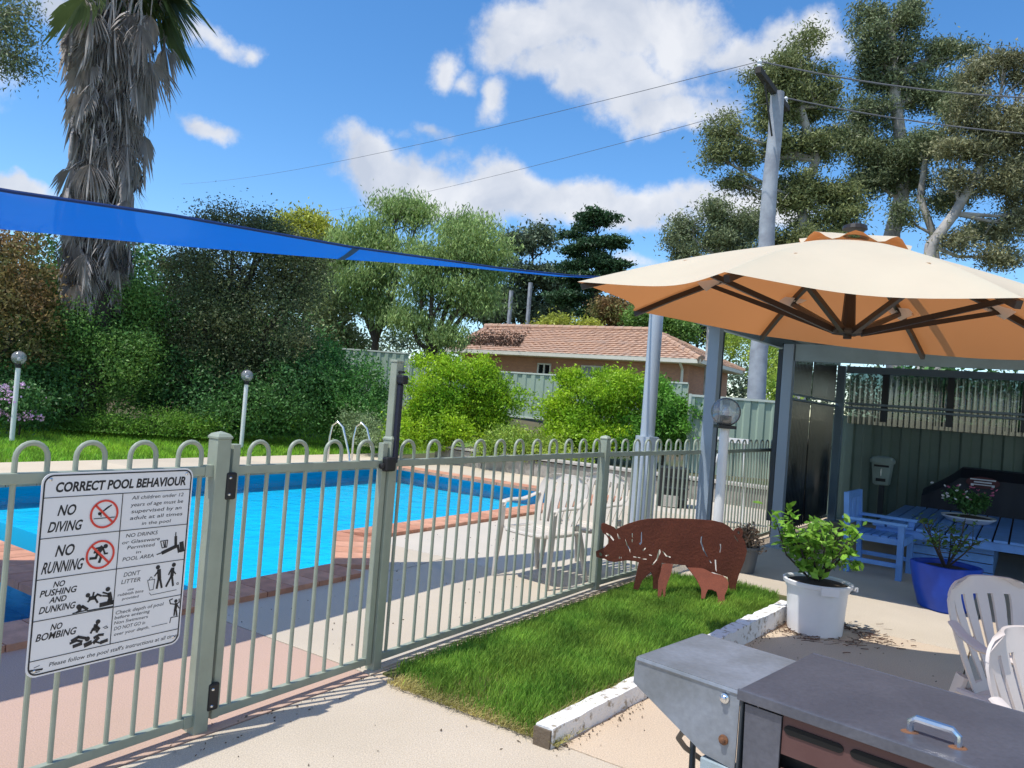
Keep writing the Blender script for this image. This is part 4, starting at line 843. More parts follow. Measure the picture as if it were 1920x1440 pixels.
plant('lime_bush', 'rightmost green bush between the round grey post and the blue post', 'bush', [B(1255, 770, 15.9, 55, 60), B(1285, 800, 15.9, 42, 50), B(1230, 735, 16, 30, 34), B(1215, 820, 15.9, 60, 42)], 30000, .066, leafmat('green_leaves', (.11, .25, .025), (.06, .16, .02), .32, 1.1), m_bark, r0=.05, seed=23, cl=.15, ground=.24, clump=15)
plant('yellow_bush', 'low yellow green bush at the foot of the gap between the lime bushes', 'bush', [B(965, 830, 15.6, 55, 30), B(1010, 850, 15.4, 60, 26), B(930, 850, 15.6, 40, 24), B(1060, 862, 15.2, 50, 18)], 18000, .055, lf_yel, m_bark, r0=.03, seed=24, cl=.18, ground=.24)
# middle distance
GM = 'trees behind the boundary fences'
plant('peppercorn_tree', 'weeping soft green tree left of the big one, trunks showing over the fence', 'tree', [B(690, 450, 29, 55, 45), B(745, 400, 29, 60, 35), B(690, 530, 29, 62, 60), B(640, 480, 29, 40, 60), B(740, 480, 29, 40, 50), B(715, 590, 29, 50, 40), B(790, 400, 29, 40, 22)], 30000, .16, lf_wil, m_bark, base=(atd(705, 655, 29).x, 29, .9), r0=.2, group=GM, seed=31, cl=.40, droop=1.1, fork=.4, aspect=.26, clump=14)
plant('peppercorn_tree', 'wide soft green tree with dark forked trunk left of the house roof', 'tree', [B(830, 470, 27, 70, 60), B(900, 460, 27, 55, 55), B(830, 560, 27, 75, 45), B(900, 530, 27, 62, 62), B(790, 510, 27, 50, 60), B(860, 420, 27.5, 50, 30), B(920, 490, 27, 45, 50), B(770, 600, 27, 45, 36), B(840, 625, 26.5, 45, 30)], 40000, .15, lf_wil, m_bark, base=(atd(790, 655, 27).x, 27, .9), r0=.22, group=GM, seed=32, cl=.40, droop=1.1, fork=.4, aspect=.26, clump=14)
plant('golden_willow', 'rounded golden green willow crown peeping over the blue sail', 'tree', [B(580, 440, 42, 55, 40), B(545, 460, 42, 35, 30), B(620, 470, 42, 30, 35)], 16000, .2, lf_gold, m_bark, base=(atd(580, 600, 42).x, 42, 1), r0=.25, group=GM, seed=33, cl=.6, droop=.8)
plant('shaded_tree', 'greyish tree in the gap between the bronze tree and the peppercorns', 'tree', [B(625, 590, 30, 40, 50), B(600, 540, 32, 40, 60), B(640, 640, 30, 40, 30)], 15000, .15, leafmat('pale_sage_leaves', (.22, .26, .12), (.13, .17, .07), .3), m_bark, base=(atd(620, 680, 30).x, 30, .9), r0=.14, group=GM, seed=34, cl=.45)
plant('distant_gum', 'grey green gum tree behind the two pale poles', 'tree', [B(1000, 455, 52, 55, 28), B(990, 510, 52, 60, 40), B(1045, 540, 52, 45, 50), B(950, 560, 52, 50, 50), B(900, 590, 52, 60, 26), B(1010, 590, 52, 70, 30)], 34000, .26, lf_blue, m_dkbark, base=(atd(985, 640, 52).x, 52, 1), r0=.3, group=GM, seed=35, cl=.6, clump=9)
plant('layered_pine', 'dark layered pine tree standing tallest left of the umbrella tip', 'tree', [B(1115, 415, 46, 38, 22), B(1110, 450, 46, 60, 20), B(1125, 490, 46, 62, 18), B(1100, 470, 46.5, 36, 20), B(1115, 530, 46, 68, 20), B(1090, 570, 46, 60, 28), B(1150, 575, 46, 45, 25), B(1150, 455, 46, 34, 10), B(1155, 515, 46, 38, 9), B(1080, 500, 46, 34, 10)], 40000, .20, lf_pine, m_dkbark, base=(atd(1110, 620, 46).x, 46, 1), r0=.3, group=GM, seed=36, cl=.4, flat=.35, fork=.8, clump=8)
plant('bright_shrub', 'bright yellow green shrub just over the house ridge', 'shrub', [B(1050, 610, 40, 36, 18), B(1095, 615, 40, 28, 12), B(1030, 622, 40, 30, 10)], 9000, .16, lf_gold, m_bark, base=(atd(1055, 640, 40).x, 40, 1), r0=.1, group=GM, seed=37, cl=.4)
plant('brown_tree', 'russet brown tree just left of the round grey post top', 'tree', [B(1150, 585, 43, 38, 30), B(1175, 605, 43, 30, 22)], 9000, .18, lf_red, m_bark, base=(atd(1150, 640, 43).x, 43, 1), r0=.12, group=GM, seed=38, cl=.45)
plant('green_tree', 'mid green tree crossing behind the round grey post top', 'tree', [B(1215, 600, 41, 46, 24), B(1270, 620, 41, 30, 24)], 12000, .16, lf_mid, m_bark, base=(atd(1215, 640, 41).x, 41, 1), r0=.12, group=GM, seed=39, cl=.4)
plant('garden_shrub', 'light green shrubs right of the power pole foot', 'shrub', [B(1450, 690, 24, 34, 30), B(1460, 730, 20, 30, 30), B(1400, 650, 40, 60, 30)], 11000, .11, lf_yel, m_bark, base=(atd(1450, 740, 24).x, 24, .5), r0=.08, group=GM, seed=40, cl=.35)
crown_f = crown('far_woodland', lf_blue, None, [B(x, 690 + 10*math.sin(x*.03) + (x - 960)*.078, 95, 90, 48) for x in range(560, 2100, 100)] + [B(x, 680 + (x - 960)*.078, 100, 120, 70) for x in range(-200, 560, 130)], 50000, .55, 41, cl=1.6)
tag(crown_f, 'far wooded skyline beyond the yard', 'woodland', kind='stuff')
# gum trees on the right
GG = 'tall gum trees on the right'
def gum(name_label, base_px, d, blobs, n, seed, trunkpts, r0, lm=None, size=.2):
    b = atd(*base_px, d); b = Vector((b.x, b.y, .5)); t = thing('gum_tree', name_label, 'tree', b, GG); lm = lm or lf_olive
    tp = [b] + [atd(x, y, d) for x, y in trunkpts]; MB().tube(tp, [r0*(1 - .6*i/len(tp)) for i in range(len(tp))], 12).build('trunk', m_gumbark, t, smooth=True)
    mb = MB(); r = random.Random(seed)
    for k, bl in enumerate(blobs):
        c = bl[0]; s_ = min(tp[1:], key=lambda q: (q - c).length + max(0, q.z - c.z)*2); j = s_.lerp(c, .5) + Vector((r.uniform(-1, 1), 0, r.uniform(-.8, .1)))*bl[1]*.35
        mb.tube([s_, j, c], [r0*.36, r0*.24, r0*.10], 7)
        for _ in range(7):
            q = c + Vector((r.uniform(-1, 1)*bl[1], r.uniform(-1, 1)*bl[3], r.uniform(-.7, .9)*bl[2]))*.9; a = j.lerp(c, r.random()); mb.tube([a, a.lerp(q, .5) + Vector((0, 0, r.uniform(-.2, .2)*bl[2])), q], [r0*.11, r0*.07, r0*.02], 5)
    mb.build('branches', m_gumbark, t, smooth=True)
    crown('crown', lm, t, clumped(blobs, seed, 12, .37), int(n*1.55), size*.98, seed, per=20, cl=.42, droop=.5, shell=.35, aspect=.32)
    return t
gum('small gum tree left of the power pole, lowest and thinnest of the gums', (1330, 700), 30, [B(1285, 425, 30, 32, 36), B(1350, 400, 30, 38, 28), B(1280, 470, 30, 30, 30), B(1350, 450, 30, 50, 32), B(1400, 430, 30, 32, 40), B(1395, 480, 30, 40, 22)], 15000, 51, [(1335, 560), (1345, 480), (1350, 420)], .16, lf_olive, .14)
gum('gum tree directly behind the power pole with a bough reaching left', (1500, 700), 31, [B(1500, 115, 31, 55, 50), B(1450, 150, 31, 45, 40), B(1530, 180, 31, 60, 50), B(1460, 210, 31, 50, 45), B(1355, 245, 31, 32, 30), B(1340, 290, 31, 26, 36), B(1395, 290, 31, 38, 24), B(1385, 345, 31, 44, 14), B(1540, 260, 31, 55, 40), B(1470, 290, 31, 48, 45), B(1550, 380, 31, 70, 48), B(1490, 360, 31, 55, 50), B(1500, 450, 31, 75, 40), B(1570, 450, 31, 55, 45)], 50000, 52, [(1510, 560), (1520, 470), (1500, 380), (1530, 300), (1500, 200)], .3, leafmat('yellow_olive_gum', (.17, .19, .075), (.085, .105, .042), .25, .25), .16)
gum('tallest gum tree, its crown touching the top of the photo', (1690, 720), 33, [B(1655, 45, 33, 52, 55), B(1690, 100, 33, 40, 45), B(1640, 100, 33, 35, 40), B(1700, 20, 33, 30, 50), B(1660, 150, 33, 45, 25), B(1640, 210, 33, 50, 34), B(1720, 180, 33, 55, 45), B(1660, 290, 33, 75, 45), B(1630, 330, 33, 55, 38), B(1700, 330, 33, 45, 40), B(1600, 250, 33, 38, 34), B(1790, 90, 33, 34, 20), B(1760, 110, 33, 30, 30), B(1770, 170, 33, 45, 40)], 48000, 53, [(1672, 440), (1690, 370), (1695, 310), (1680, 200), (1676, 140), (1670, 60)], .36, lf_olive, .16)
gum('wide gum tree at the right edge with pale forked limbs above the umbrella', (1730, 720), 29, [B(1880, 260, 29, 80, 60), B(1820, 220, 29, 55, 50), B(1890, 110, 29, 60, 16), B(1930, 150, 29, 40, 30), B(1830, 140, 29, 45, 28), B(1880, 340, 29, 60, 40), B(1800, 290, 29, 55, 34), B(1790, 350, 29, 36, 30), B(1890, 420, 29, 42, 42), B(1990, 240, 29, 90, 120), B(1960, 390, 29, 60, 60), B(1880, 480, 29, 50, 24), B(1790, 450, 29, 36, 24)], 46000, 54, [(1735, 560), (1745, 460), (1790, 400), (1830, 330), (1860, 260)], .26, lf_gum2, .15)
gum('thinner gum tree leaning between the tallest and the right edge gum', (1760, 720), 31, [B(1770, 380, 31, 40, 26), B(1740, 270, 31, 50, 40), B(1800, 200, 31, 40, 35), B(1700, 400, 31, 28, 20), B(1830, 430, 31, 30, 22)], 11000, 55, [(1760, 560), (1750, 440), (1725, 370), (1735, 300)], .2, lf_olive, .15)
gum('gum tree off to the left whose leafy bough hangs into the top left corner', (-330, 760), 16, [B(20, 50, 16, 45, 40), B(45, 110, 16, 30, 34), B(0, 115, 16, 40, 30), B(-60, 60, 16, 70, 60), B(30, 15, 16, 34, 20), B(-180, 0, 16, 110, 90), B(-330, -40, 16, 130, 100)], 18000, 56, [(-330, 400), (-300, 200), (-200, 80), (-80, 60)], .2, lf_olive, .09)
plant('dark_gum', 'dark distant tree seen through the gap under the umbrella edge', 'tree', [B(1350, 620, 60, 50, 24), B(1300, 600, 60, 60, 30), B(1390, 600, 60, 40, 40)], 9000, .3, lf_blue, m_dkbark, base=(atd(1340, 700, 60).x, 60, 1), r0=.25, group=GG, seed=57, cl=.8)

# ---- palm with its skirt of dead fronds
pbase = atd(185, 640, 17.0); pbase = Vector((pbase.x, pbase.y, .2)); ptop = atd(222, -60, 17.0); pxm = (pbase.x + ptop.x)/2
palm = thing('palm_tree', 'tall fan palm with a thick grey skirt of dead fronds', 'palm tree', pbase)
PX, PY = atd(200, 300, 17).x, atd(200, 300, 17).y
MB().tube([Vector((PX, PY, .2)), Vector((PX, PY, 5)), Vector((PX, PY, 11.2))], [.42, .36, .34], 16).build('trunk', m_dkbark, palm, smooth=True)
m_dead = mat('dead_frond', (.50, .455, .42), .9, col2=(.25, .22, .20), vscale=2.5, edge=(.3, .7), trl=(None, .15)); m_live = leafmat('palm_green', (.085, .115, .04), (.05, .075, .028), .35, 1.)
def fan(seed, nb, ln, droop, live=False):        # petiole along +X drooping to -Z, then a hanging fan of blades
    r = random.Random(seed); mb = MB(); L0 = ln*.55; pts = []
    for i in range(5):
        s = i/4; pts.append(Vector((L0*(s*(1 - droop*.55)) , 0, -L0*droop*s*s*1.1 + .10*s)))
    mb.tube(pts, [.026, .022, .018, .016, .014], 5, flat=.6); e = pts[-1]; dr = (pts[-1] - pts[-2]).normalized()
    for i in range(nb):
        a = (i/(nb - 1) - .5)*(2.3 if not live else 3.2) + r.uniform(-.06, .06); l = ln*r.uniform(.4, .62)*(1 - .3*abs(a)/1.6)
        side = Vector((0, 1, 0)); d = (dr*math.cos(a) + side*math.sin(a)); g = Vector((0, 0, -1)); w_ = .020*ln
        p1 = e + d*l*.45; p2 = e + d*l*.78 + g*l*(.10 + .07*droop); p3 = e + d*l*1.0 + g*l*(.18 + .16*droop)*r.uniform(.8, 1.2)
        n_ = Vector((-d.y, d.x, .0)); n_ = n_.normalized() if n_.length > .01 else side
        b = len(mb.v); mb.v += [e, p1 + n_*w_, p1 - n_*w_, p2 + n_*w_*.9, p2 - n_*w_*.9, p3]; mb.f += [(b, b+1, b+2), (b+1, b+3, b+4, b+2), (b+3, b+5, b+4)]
    return mb
dead_me = [fan(100 + k, 17, 1.0, dr_).mesh('dead_frond', m_dead) for k, dr_ in enumerate([1.5, 1.7, 1.9, 2.1, 2.3, 1.6])]
live_me = [fan(200 + k, 26, 1.5, d_, True).mesh('green_frond', m_live) for k, d_ in enumerate([.5, 1.1, .1, 1.5])]
for me_ in live_me: me_.attributes.new('tone', 'FLOAT', 'FACE').data.foreach_set('value', [.9]*len(me_.polygons))
r_ = random.Random(5)
def skirt_r(z):      # radius of the skirt by height, read off its outline
    pts = [(2.5, .5), (3.3, .7), (4.2, .95), (5.2, 1.05), (6.2, 1.12), (7.3, 1.12), (8.3, 1.05), (9.3, 1.3), (10.5, 1.6)]
    for (a, ra), (b, rb) in zip(pts, pts[1:]):
        if z <= b: return ra + (rb - ra)*max(0, (z - a)/(b - a))
    return 1.4
for i in range(285):
    z = 3.6 + 7.1*((i + r_.random())/285); a = r_.uniform(0, 2*PI) if i % 3 else r_.uniform(PI, 2*PI); sc = skirt_r(z - .5)*r_.uniform(.72, 1.0)
    o = link('dead_frond', dead_me[r_.randrange(6)], palm, Vector((PX, PY, z)) + Vector((math.cos(a), math.sin(a), 0))*(skirt_r(z)*.50) - pbase, a); o.scale = (sc*1.25, sc*1.05, sc*r_.uniform(1.0, 1.35)); o.rotation_euler = (r_.uniform(-.25, .25), r_.uniform(-.12, .2), a)
for i in range(34):
    a = r_.uniform(-1.1, 1.1) if i % 4 else r_.uniform(0, 2*PI); z = 10.6 + .9*r_.random(); o = link('green_frond', live_me[r_.randrange(4)], palm, Vector((PX, PY, z)) - pbase, a); s_ = r_.uniform(1.0, 1.35); o.scale = (s_,)*3; o.rotation_euler = (0, r_.uniform(-.9, .55), a)
pc = cloudpts([(Vector((PX, PY, 3.6)), .62, .9, .62), (Vector((PX, PY, 6.5)), .62, 3.0, .62), (Vector((PX, PY, 9.3)), .7, 1.2, .7)], 2600, 12, .16, 6, .85)
v, f, tn = leaves(pc, .42, droop=1.8, seed=7, aspect=.10, tone=(.3, 1.1)); link('dead_thatch', mesh_np('dead_thatch', v, f, leafmat('thatch', (.12, .105, .10), (.05, .045, .045), .1, 2), tn, wloc(palm)), palm, kind='stuff')

# ================================================================== UMBRELLA
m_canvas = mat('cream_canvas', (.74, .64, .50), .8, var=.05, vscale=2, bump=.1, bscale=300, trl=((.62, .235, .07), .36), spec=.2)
_t = m_canvas.node_tree; _P = _t.nodes['Principled BSDF']; _g = _t.nodes.new('ShaderNodeNewGeometry'); _m = _t.nodes.new('ShaderNodeMix'); _m.data_type = 'RGBA'   # inner face coloured tan to stand in for sunlight glowing through the cloth
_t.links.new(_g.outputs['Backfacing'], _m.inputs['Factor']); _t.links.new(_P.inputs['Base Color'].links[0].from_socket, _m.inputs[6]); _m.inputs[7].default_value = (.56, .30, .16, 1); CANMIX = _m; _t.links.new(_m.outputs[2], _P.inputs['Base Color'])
m_patch = mat('white_gusset', (.66, .60, .52), .8, var=.04, trl=((.8, .6, .45), .4)); m_umb = mat('dark_bronze_metal', (.022, .017, .015), .4)
UC = Vector((1.654, 3.841, 2.0)); UR, UA, TX, TY = 1.275, 3.950, -.070, .027
def upt(r, k, z=0.): a = UA - k*PI/4; r = r*(1 + .10*max(0, 1 - abs(k % 8 - 1.25))); return UC + Vector((r*math.cos(a), r*math.sin(a), (r*math.cos(a))*TX + (r*math.sin(a))*TY + z))
um = thing('cantilever_umbrella', 'big cream patio umbrella with orange glowing underside and dark ribs', 'umbrella', (4.9, 6.2, 0))
AP = .425
def canz(s): return AP*(1 - s) + .035*math.sin(PI*s)     # height above the edge plane, s = 0 centre .. 1 edge
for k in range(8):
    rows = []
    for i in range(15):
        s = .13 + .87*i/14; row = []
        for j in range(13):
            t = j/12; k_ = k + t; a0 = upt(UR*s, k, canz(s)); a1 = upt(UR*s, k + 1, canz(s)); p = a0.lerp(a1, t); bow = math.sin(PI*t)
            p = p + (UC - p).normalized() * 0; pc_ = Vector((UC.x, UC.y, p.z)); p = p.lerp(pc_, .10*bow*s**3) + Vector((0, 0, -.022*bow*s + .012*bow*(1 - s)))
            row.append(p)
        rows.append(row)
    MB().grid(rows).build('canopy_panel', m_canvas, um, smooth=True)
rows = []
for j in range(49):
    a = 2*PI*j/48; w_ = .5 + .5*math.cos(8*(a - UA) ); row = []
    for i in range(6):
        r = .03 + .23*i/5; z = AP - .040 + .052*(1 - (i/5)**1.5) - .022*w_*(i/5)**2 + .022*(1 - w_)*(i/5)**2; row.append(UC + Vector((r*math.cos(a), r*math.sin(a), r*math.cos(a)*TX + r*math.sin(a)*TY + z)))
    rows.append(row)
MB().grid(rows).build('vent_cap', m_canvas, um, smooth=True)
MB().lathe(UC + Vector((0, 0, AP + .045)), [(.06, 0), (.055, .018), (.02, .03)], 16).build('finial', m_umb, um)
hubz = -.045; hub = UC + Vector((0, 0, hubz))
MB().lathe(hub, [(.02, -.035), (.02, -.015), (.075, -.012), (.085, .0), (.085, .012), (.03, .018)], 20).build('hub', m_umb, um, smooth=True)
MB().tube([hub, hub + Vector((0, 0, .2)), UC + Vector((0, 0, AP))], [.036, .026, .022], 10).build('centre_post', m_umb, um, smooth=True)
for k in range(8):
    pts = [upt(UR*s*.985, k, canz(s) - .022) for s in (.06, .3, .55, .8, 1.0)]; MB().tube(pts, [.016]*5, 4, flat=1.3, up=(0, 0, 1)).build('rib', m_umb, um)
    a, b = upt(.07, k, hubz), upt(UR*.60, k, canz(.6) - .035); MB().tube([a, b], [.017, .014], 4, flat=1.2, up=(0, 0, 1)).build('strut', m_umb, um)
    g = MB(); c0, c1, c2 = upt(UR*.55, k - .12, canz(.55) - .035), upt(UR*.55, k + .12, canz(.55) - .035), upt(UR*.70, k, canz(.7) - .012)
    g.grid([[c0, upt(UR*.54, k, canz(.5) - .055), c1], [upt(UR*.64, k - .10, canz(.64) - .008), upt(UR*.62, k, canz(.62) - .06), upt(UR*.64, k + .10, canz(.64) - .008)]]); g.build('gusset', m_patch, um, smooth=True)
MB().tube([UC + Vector((0, 0, AP - .03)), UC + Vector((1.2, .9, AP - .22)), Vector((4.9, 6.2, 2.02))], [.03, .03, .04], 8).build('boom', m_umb, um, smooth=True)
MB().tube([Vector((4.9, 6.2, 0)), Vector((4.9, 6.2, 2.08))], .045, 12).box((4.9, 6.2, .04), (.6, .6, .08)).build('mast', m_umb, um)

# ================================================================== RUSTY PIG
m_rust = mat('rusty_plate_steel', (.155, .042, .022), .85, col2=(.105, .028, .016), vscale=4, edge=(.3, .7), bump=.3, bscale=50, spk=.15, spscale=90); m_rustd = m_rust
pA, pB = at(1192, 1104, .075), at(1374, 1110, .075); ex = (pB - pA); ex.z = 0; ex.normalize(); pn = Vector((ex.y, -ex.x, 0))
pig = thing('pig_sculpture', 'rusty flat steel pig sculpture standing in the grass bed', 'sculpture', Vector((pA.x*.5 + pB.x*.5, pA.y*.5 + pB.y*.5, .07)))
Zv = Vector((0, 0, 1))
def pg2(zx, zy, n=pn, e1=ex, e2=Zv, o=pA):
    h = hit(900 + zx/3.4286, 840 + zy/3.4286, o, n) - o; return (h.dot(e1), h.dot(e2))
body = [(745, 665), (748, 700), (775, 708), (800, 712), (830, 728), (865, 733), (940, 722), (1000, 728), (1020, 735), (1008, 800), (985, 903), (1018, 914), (1042, 850), (1098, 795), (1112, 830), (1112, 905), (1142, 905), (1160, 820), (1168, 738), (1240, 745), (1330, 755), (1350, 775), (1500, 800), (1592, 830),
        (1600, 880), (1608, 935), (1640, 942), (1645, 885), (1662, 820), (1682, 770), (1702, 720), (1715, 660), (1702, 600), (1684, 572), (1692, 540), (1682, 518), (1662, 511), (1640, 520), (1630, 534), (1600, 503), (1560, 480), (1500, 466), (1420, 459), (1350, 455), (1200, 450), (1080, 455), (1020, 465), (940, 490), (902, 508),
        (875, 524), (862, 508), (825, 492), (795, 480), (781, 488), (778, 515), (790, 545), (812, 562), (828, 588), (826, 612), (800, 640)]
holes = [[(880, 548), (890, 556), (904, 584), (890, 586)], [(930, 574), (950, 625), (966, 650), (966, 680), (958, 650), (942, 625)], [(976, 548), (983, 548), (982, 575), (976, 575)], [(975, 585), (982, 585), (982, 605), (975, 605)], [(1035, 540), (1041, 540), (1042, 610), (1030, 625), (1022, 612), (1033, 605)],
         [(1044, 655), (1062, 640), (1068, 646), (1050, 664)], [(1085, 683), (1105, 688), (1106, 694), (1088, 690)], [(1420, 570), (1430, 566), (1424, 600), (1440, 650), (1465, 700), (1458, 700), (1432, 655), (1416, 605)], [(1475, 718), (1490, 740), (1484, 740), (1470, 722)], [(1540, 618), (1550, 615), (1552, 640), (1545, 672), (1538, 672), (1544, 640)],
         [(1628, 552), (1650, 578), (1664, 606), (1656, 602), (1640, 580)], [(1508, 718), (1518, 718), (1522, 800), (1512, 780)], [(1652, 536), (1664, 532), (1672, 542), (1668, 556), (1656, 550)], [(1148, 655), (1158, 650), (1162, 670), (1140, 720), (1112, 752), (1104, 750), (1134, 712)], [(1170, 662), (1182, 668), (1200, 690), (1228, 700), (1225, 706), (1194, 696)],
         [(805, 690), (828, 684), (830, 690), (810, 698)], [(765, 676), (772, 670), (780, 676), (788, 686), (780, 696), (768, 690)], [(812, 544), (840, 560), (862, 588), (858, 598), (836, 572), (810, 552)], [(893, 698), (899, 698), (899, 712), (893, 712)], [(905, 698), (911, 698), (911, 710), (905, 710)], [(985, 696), (1030, 704), (1032, 708), (985, 702)], [(1040, 710), (1072, 712), (1072, 718), (1042, 716)]]
plate('body', m_rust, pig, [pg2(*p) for p in body], [[pg2(*p) for p in h] for h in holes], pA, ex, Zv, .006)
def legplate(poly, hx, topy, ftx, fty):      # leg plates stand forward of the body and lean out at the foot
    T = hit(900 + hx/3.4286, 840 + topy/3.4286, pA, pn) + pn*.02; Fp = at(900 + ftx/3.4286, 840 + fty/3.4286, .06)
    e2 = T - Fp; e2 = e2 - ex*e2.dot(ex); e2.normalize(); n2 = ex.cross(e2).normalized(); n2 = -n2 if n2.y > 0 else n2
    plate('leg', m_rust, pig, [(lambda h: (h.dot(ex), h.dot(e2)))(hit(900 + x/3.4286, 840 + y/3.4286, Fp, n2) - Fp) for x, y in poly], [], Fp, ex, e2, .006)
legplate([(1172, 745), (1160, 800), (1146, 850), (1144, 900), (1140, 972), (1160, 972), (1166, 930), (1172, 905), (1178, 960), (1190, 962), (1192, 915), (1200, 880), (1228, 810), (1240, 748), (1205, 742)], 1205, 745, 1160, 965)
legplate([(1322, 756), (1345, 782), (1392, 845), (1422, 905), (1422, 970), (1445, 970), (1452, 940), (1466, 910), (1490, 912), (1520, 925), (1532, 975), (1512, 1020), (1520, 1036), (1580, 1036), (1574, 1000), (1572, 950), (1592, 905), (1598, 870), (1588, 845), (1560, 822), (1500, 808), (1440, 778)], 1440, 780, 1545, 1032)

# ================================================================== PLASTIC CHAIRS
m_plas = mat('white_plastic', (.60, .55, .48), .38, var=.05, vscale=3, trl=((.8, .72, .66), .12))
def chair(label, fan_back=True, m=m_plas):
    t = thing('plastic_chair', label, 'chair', (0, 0, 0), 'white plastic garden chairs')
    def bs(s, tt):      # back surface, s across, tt up
        wv = .205 + .055*math.sin(min(1, tt/.75)*PI/2) - (.0 if tt < .72 else (1 - math.sqrt(max(0, 1 - ((tt - .72)/.28)**2)))*.13)
        return Vector((s*wv, .19 + .15*tt - .055*s*s, .40 + .46*tt))
    def piece(s0, s1, t0, t1, n=10, mm=4):
        rows = [[bs(s0(t) + (s1(t) - s0(t))*j/mm, t) for j in range(mm + 1)] for t in [t0 + (t1 - t0)*i/n for i in range(n + 1)]]; return MB().grid(rows, (0, .011, .002))
    bk = piece(lambda t: -1, lambda t: -.80, 0, 1).build('backrest', m, t, False, True)
    def part(*a, **k): piece(*a, **k).build('back_slat', m, t, False, True)
    part(lambda t: .80, lambda t: 1, 0, 1); part(lambda t: -1, lambda t: 1, .84, 1.0, mm=14, n=5); part(lambda t: -1, lambda t: 1, 0, .10, mm=14, n=3)
    n = 5
    for i in range(n):
        c = (i - (n - 1)/2)/((n - 1)/2)
        f0, f1 = (.42, .72) if fan_back else (.62, .62); hw0, hw1 = (.065, .125) if fan_back else (.10, .12)
        part(lambda t, c=c: c*(f0 + (f1 - f0)*t*1.1) - (hw0 + (hw1 - hw0)*t), lambda t, c=c: c*(f0 + (f1 - f0)*t*1.1) + (hw0 + (hw1 - hw0)*t), .08, .88)
    seat = MB()
    for i in range(7):
        y0 = -.235 + i*.063; x0 = .225 - .003*i
        seat.grid([[Vector((x0*(j/4 - 1), y, .425 - .018*math.sin(PI*(y + .24)/.48) - .012*math.cos(PI/2*(j/4 - 1)) )) for j in range(9)] for y in (y0, y0 + .03, y0 + .056)], (0, 0, -.014))
    seat.build('seat', m, t, False, True)
    MB().tube([(-.225, .2, .405), (-.235, 0, .405), (-.232, -.2, .412), (-.18, -.245, .405), (0, -.25, .40), (.18, -.245, .405), (.232, -.2, .412), (.235, 0, .405), (.225, .2, .405)], .022, 8, flat=.8).build('seat_rim', m, t, False, True)
    for s in (-1, 1):
        MB().tube([bs(s*.95, .62) + Vector((s*.004, 0, 0)), Vector((s*.272, .16, .655)), Vector((s*.285, .06, .628)), Vector((s*.285, -.10, .632)), Vector((s*.275, -.20, .622)), Vector((s*.272, -.225, .585))], [.024, .028, .032, .034, .032, .026], 10, flat=.42, up=(0, 0, 1)).build('arm', m, t, False, True)
        MB().tube([(s*.272, -.215, .615), (s*.272, -.225, .42), (s*.285, -.255, 0)], [.034, .036, .021], 8, flat=.62).build('leg', m, t, False, True)
        MB().tube([(s*.215, .20, .47), (s*.235, .235, .30), (s*.265, .30, 0)], [.03, .034, .021], 8, flat=.62).build('leg', m, t, False, True)
    return t
c1 = chair('white plastic armchair nearest the pool coping, left of the second fence post', False)
def put(o, p, facing): o.location = p; o.rotation_euler = (0, 0, math.atan2(facing.y, facing.x) + PI/2); return o
cc = (at(936, 1082) + at(1014, 1102)) / 2
f_ = -(UD*1.0 + VD*.12).normalized(); put(c1, G(5.55, -3.32), f_); bpy.context.view_layer.update()
c2 = dup(c1, G(6.13, -3.22), c1.rotation_euler.z + .05, 'white plastic armchair behind the second fence post, above the pig snout')
fgm = mat('cream_plastic', (.62, .56, .52), .38, var=.05, vscale=3, trl=((.8, .65, .55), .14))
c3 = chair('white plastic chair with fan slatted back at the right edge behind the barbecue', True, fgm); put(c3, Vector((2.27, 3.16, 0)), Vector((.30, -.95, 0)))
c4 = dup(c3, Vector((1.89, 2.29, 0)), c3.rotation_euler.z + .15, 'nearest plastic chair, cut by the right edge over the barbecue lid')
c4['label'] = 'nearest plastic chair, cut by the right edge over the barbecue lid'

# ================================================================== BARBECUE
m_shelf = mat('weathered_zinc', (.235, .26, .30), .50, metal=.35, col2=(.17, .185, .20), vscale=5, edge=(.35, .65), bump=.15, bscale=30, spk=.08, spscale=60)
m_lid = mat('grey_lid_steel', (.115, .12, .145), .42, metal=.35, col2=(.075, .08, .10), vscale=3, edge=(.3, .7), bump=.12, bscale=40, spk=.1, spscale=80)
m_side = mat('pale_blue_sheet', (.30, .37, .42), .5, col2=(.24, .29, .30), vscale=4, spk=.08); m_redp = mat('rusty_red_panel', (.09, .042, .038), .6, col2=(.08, .035, .032), vscale=6)
m_rs = mat('orange_rust', (.20, .085, .035), .9, col2=(.10, .05, .03), vscale=30, bump=.4)
ZT = .80
q0 = at(1386, 1300, ZT); dv = (at(1517, 1234, ZT) - q0); dv.z = 0; DD = dv.length; dv.normalize(); rv = Vector((dv.y, -dv.x, 0)); MQ = Matrix((rv, dv, Zv)).transposed()
bq = thing('barbecue', 'grey steel flat lid barbecue with side shelf in the right foreground', 'barbecue', Vector((q0.x, q0.y, 0)) + rv*.5 + dv*.25)
def Q(a, b, z): return Vector((q0.x, q0.y, 0)) + rv*a + dv*b + Vector((0, 0, z))
def qbox(a0, a1, b0, b1, z0, z1, name, m, par=bq, bevel=.004): return MB().quadbox([Q(a0, b0, z0), Q(a1, b0, z0), Q(a1, b1, z0), Q(a0, b1, z0), Q(a0, b0, z1), Q(a1, b0, z1), Q(a1, b1, z1), Q(a0, b1, z1)]).build(name, m, par, bevel=bevel)
qbox(0, 1.25, 0, DD + .02, ZT + .004, ZT + .012, 'lid', m_lid); lid = bpy.data.objects.get('lid')
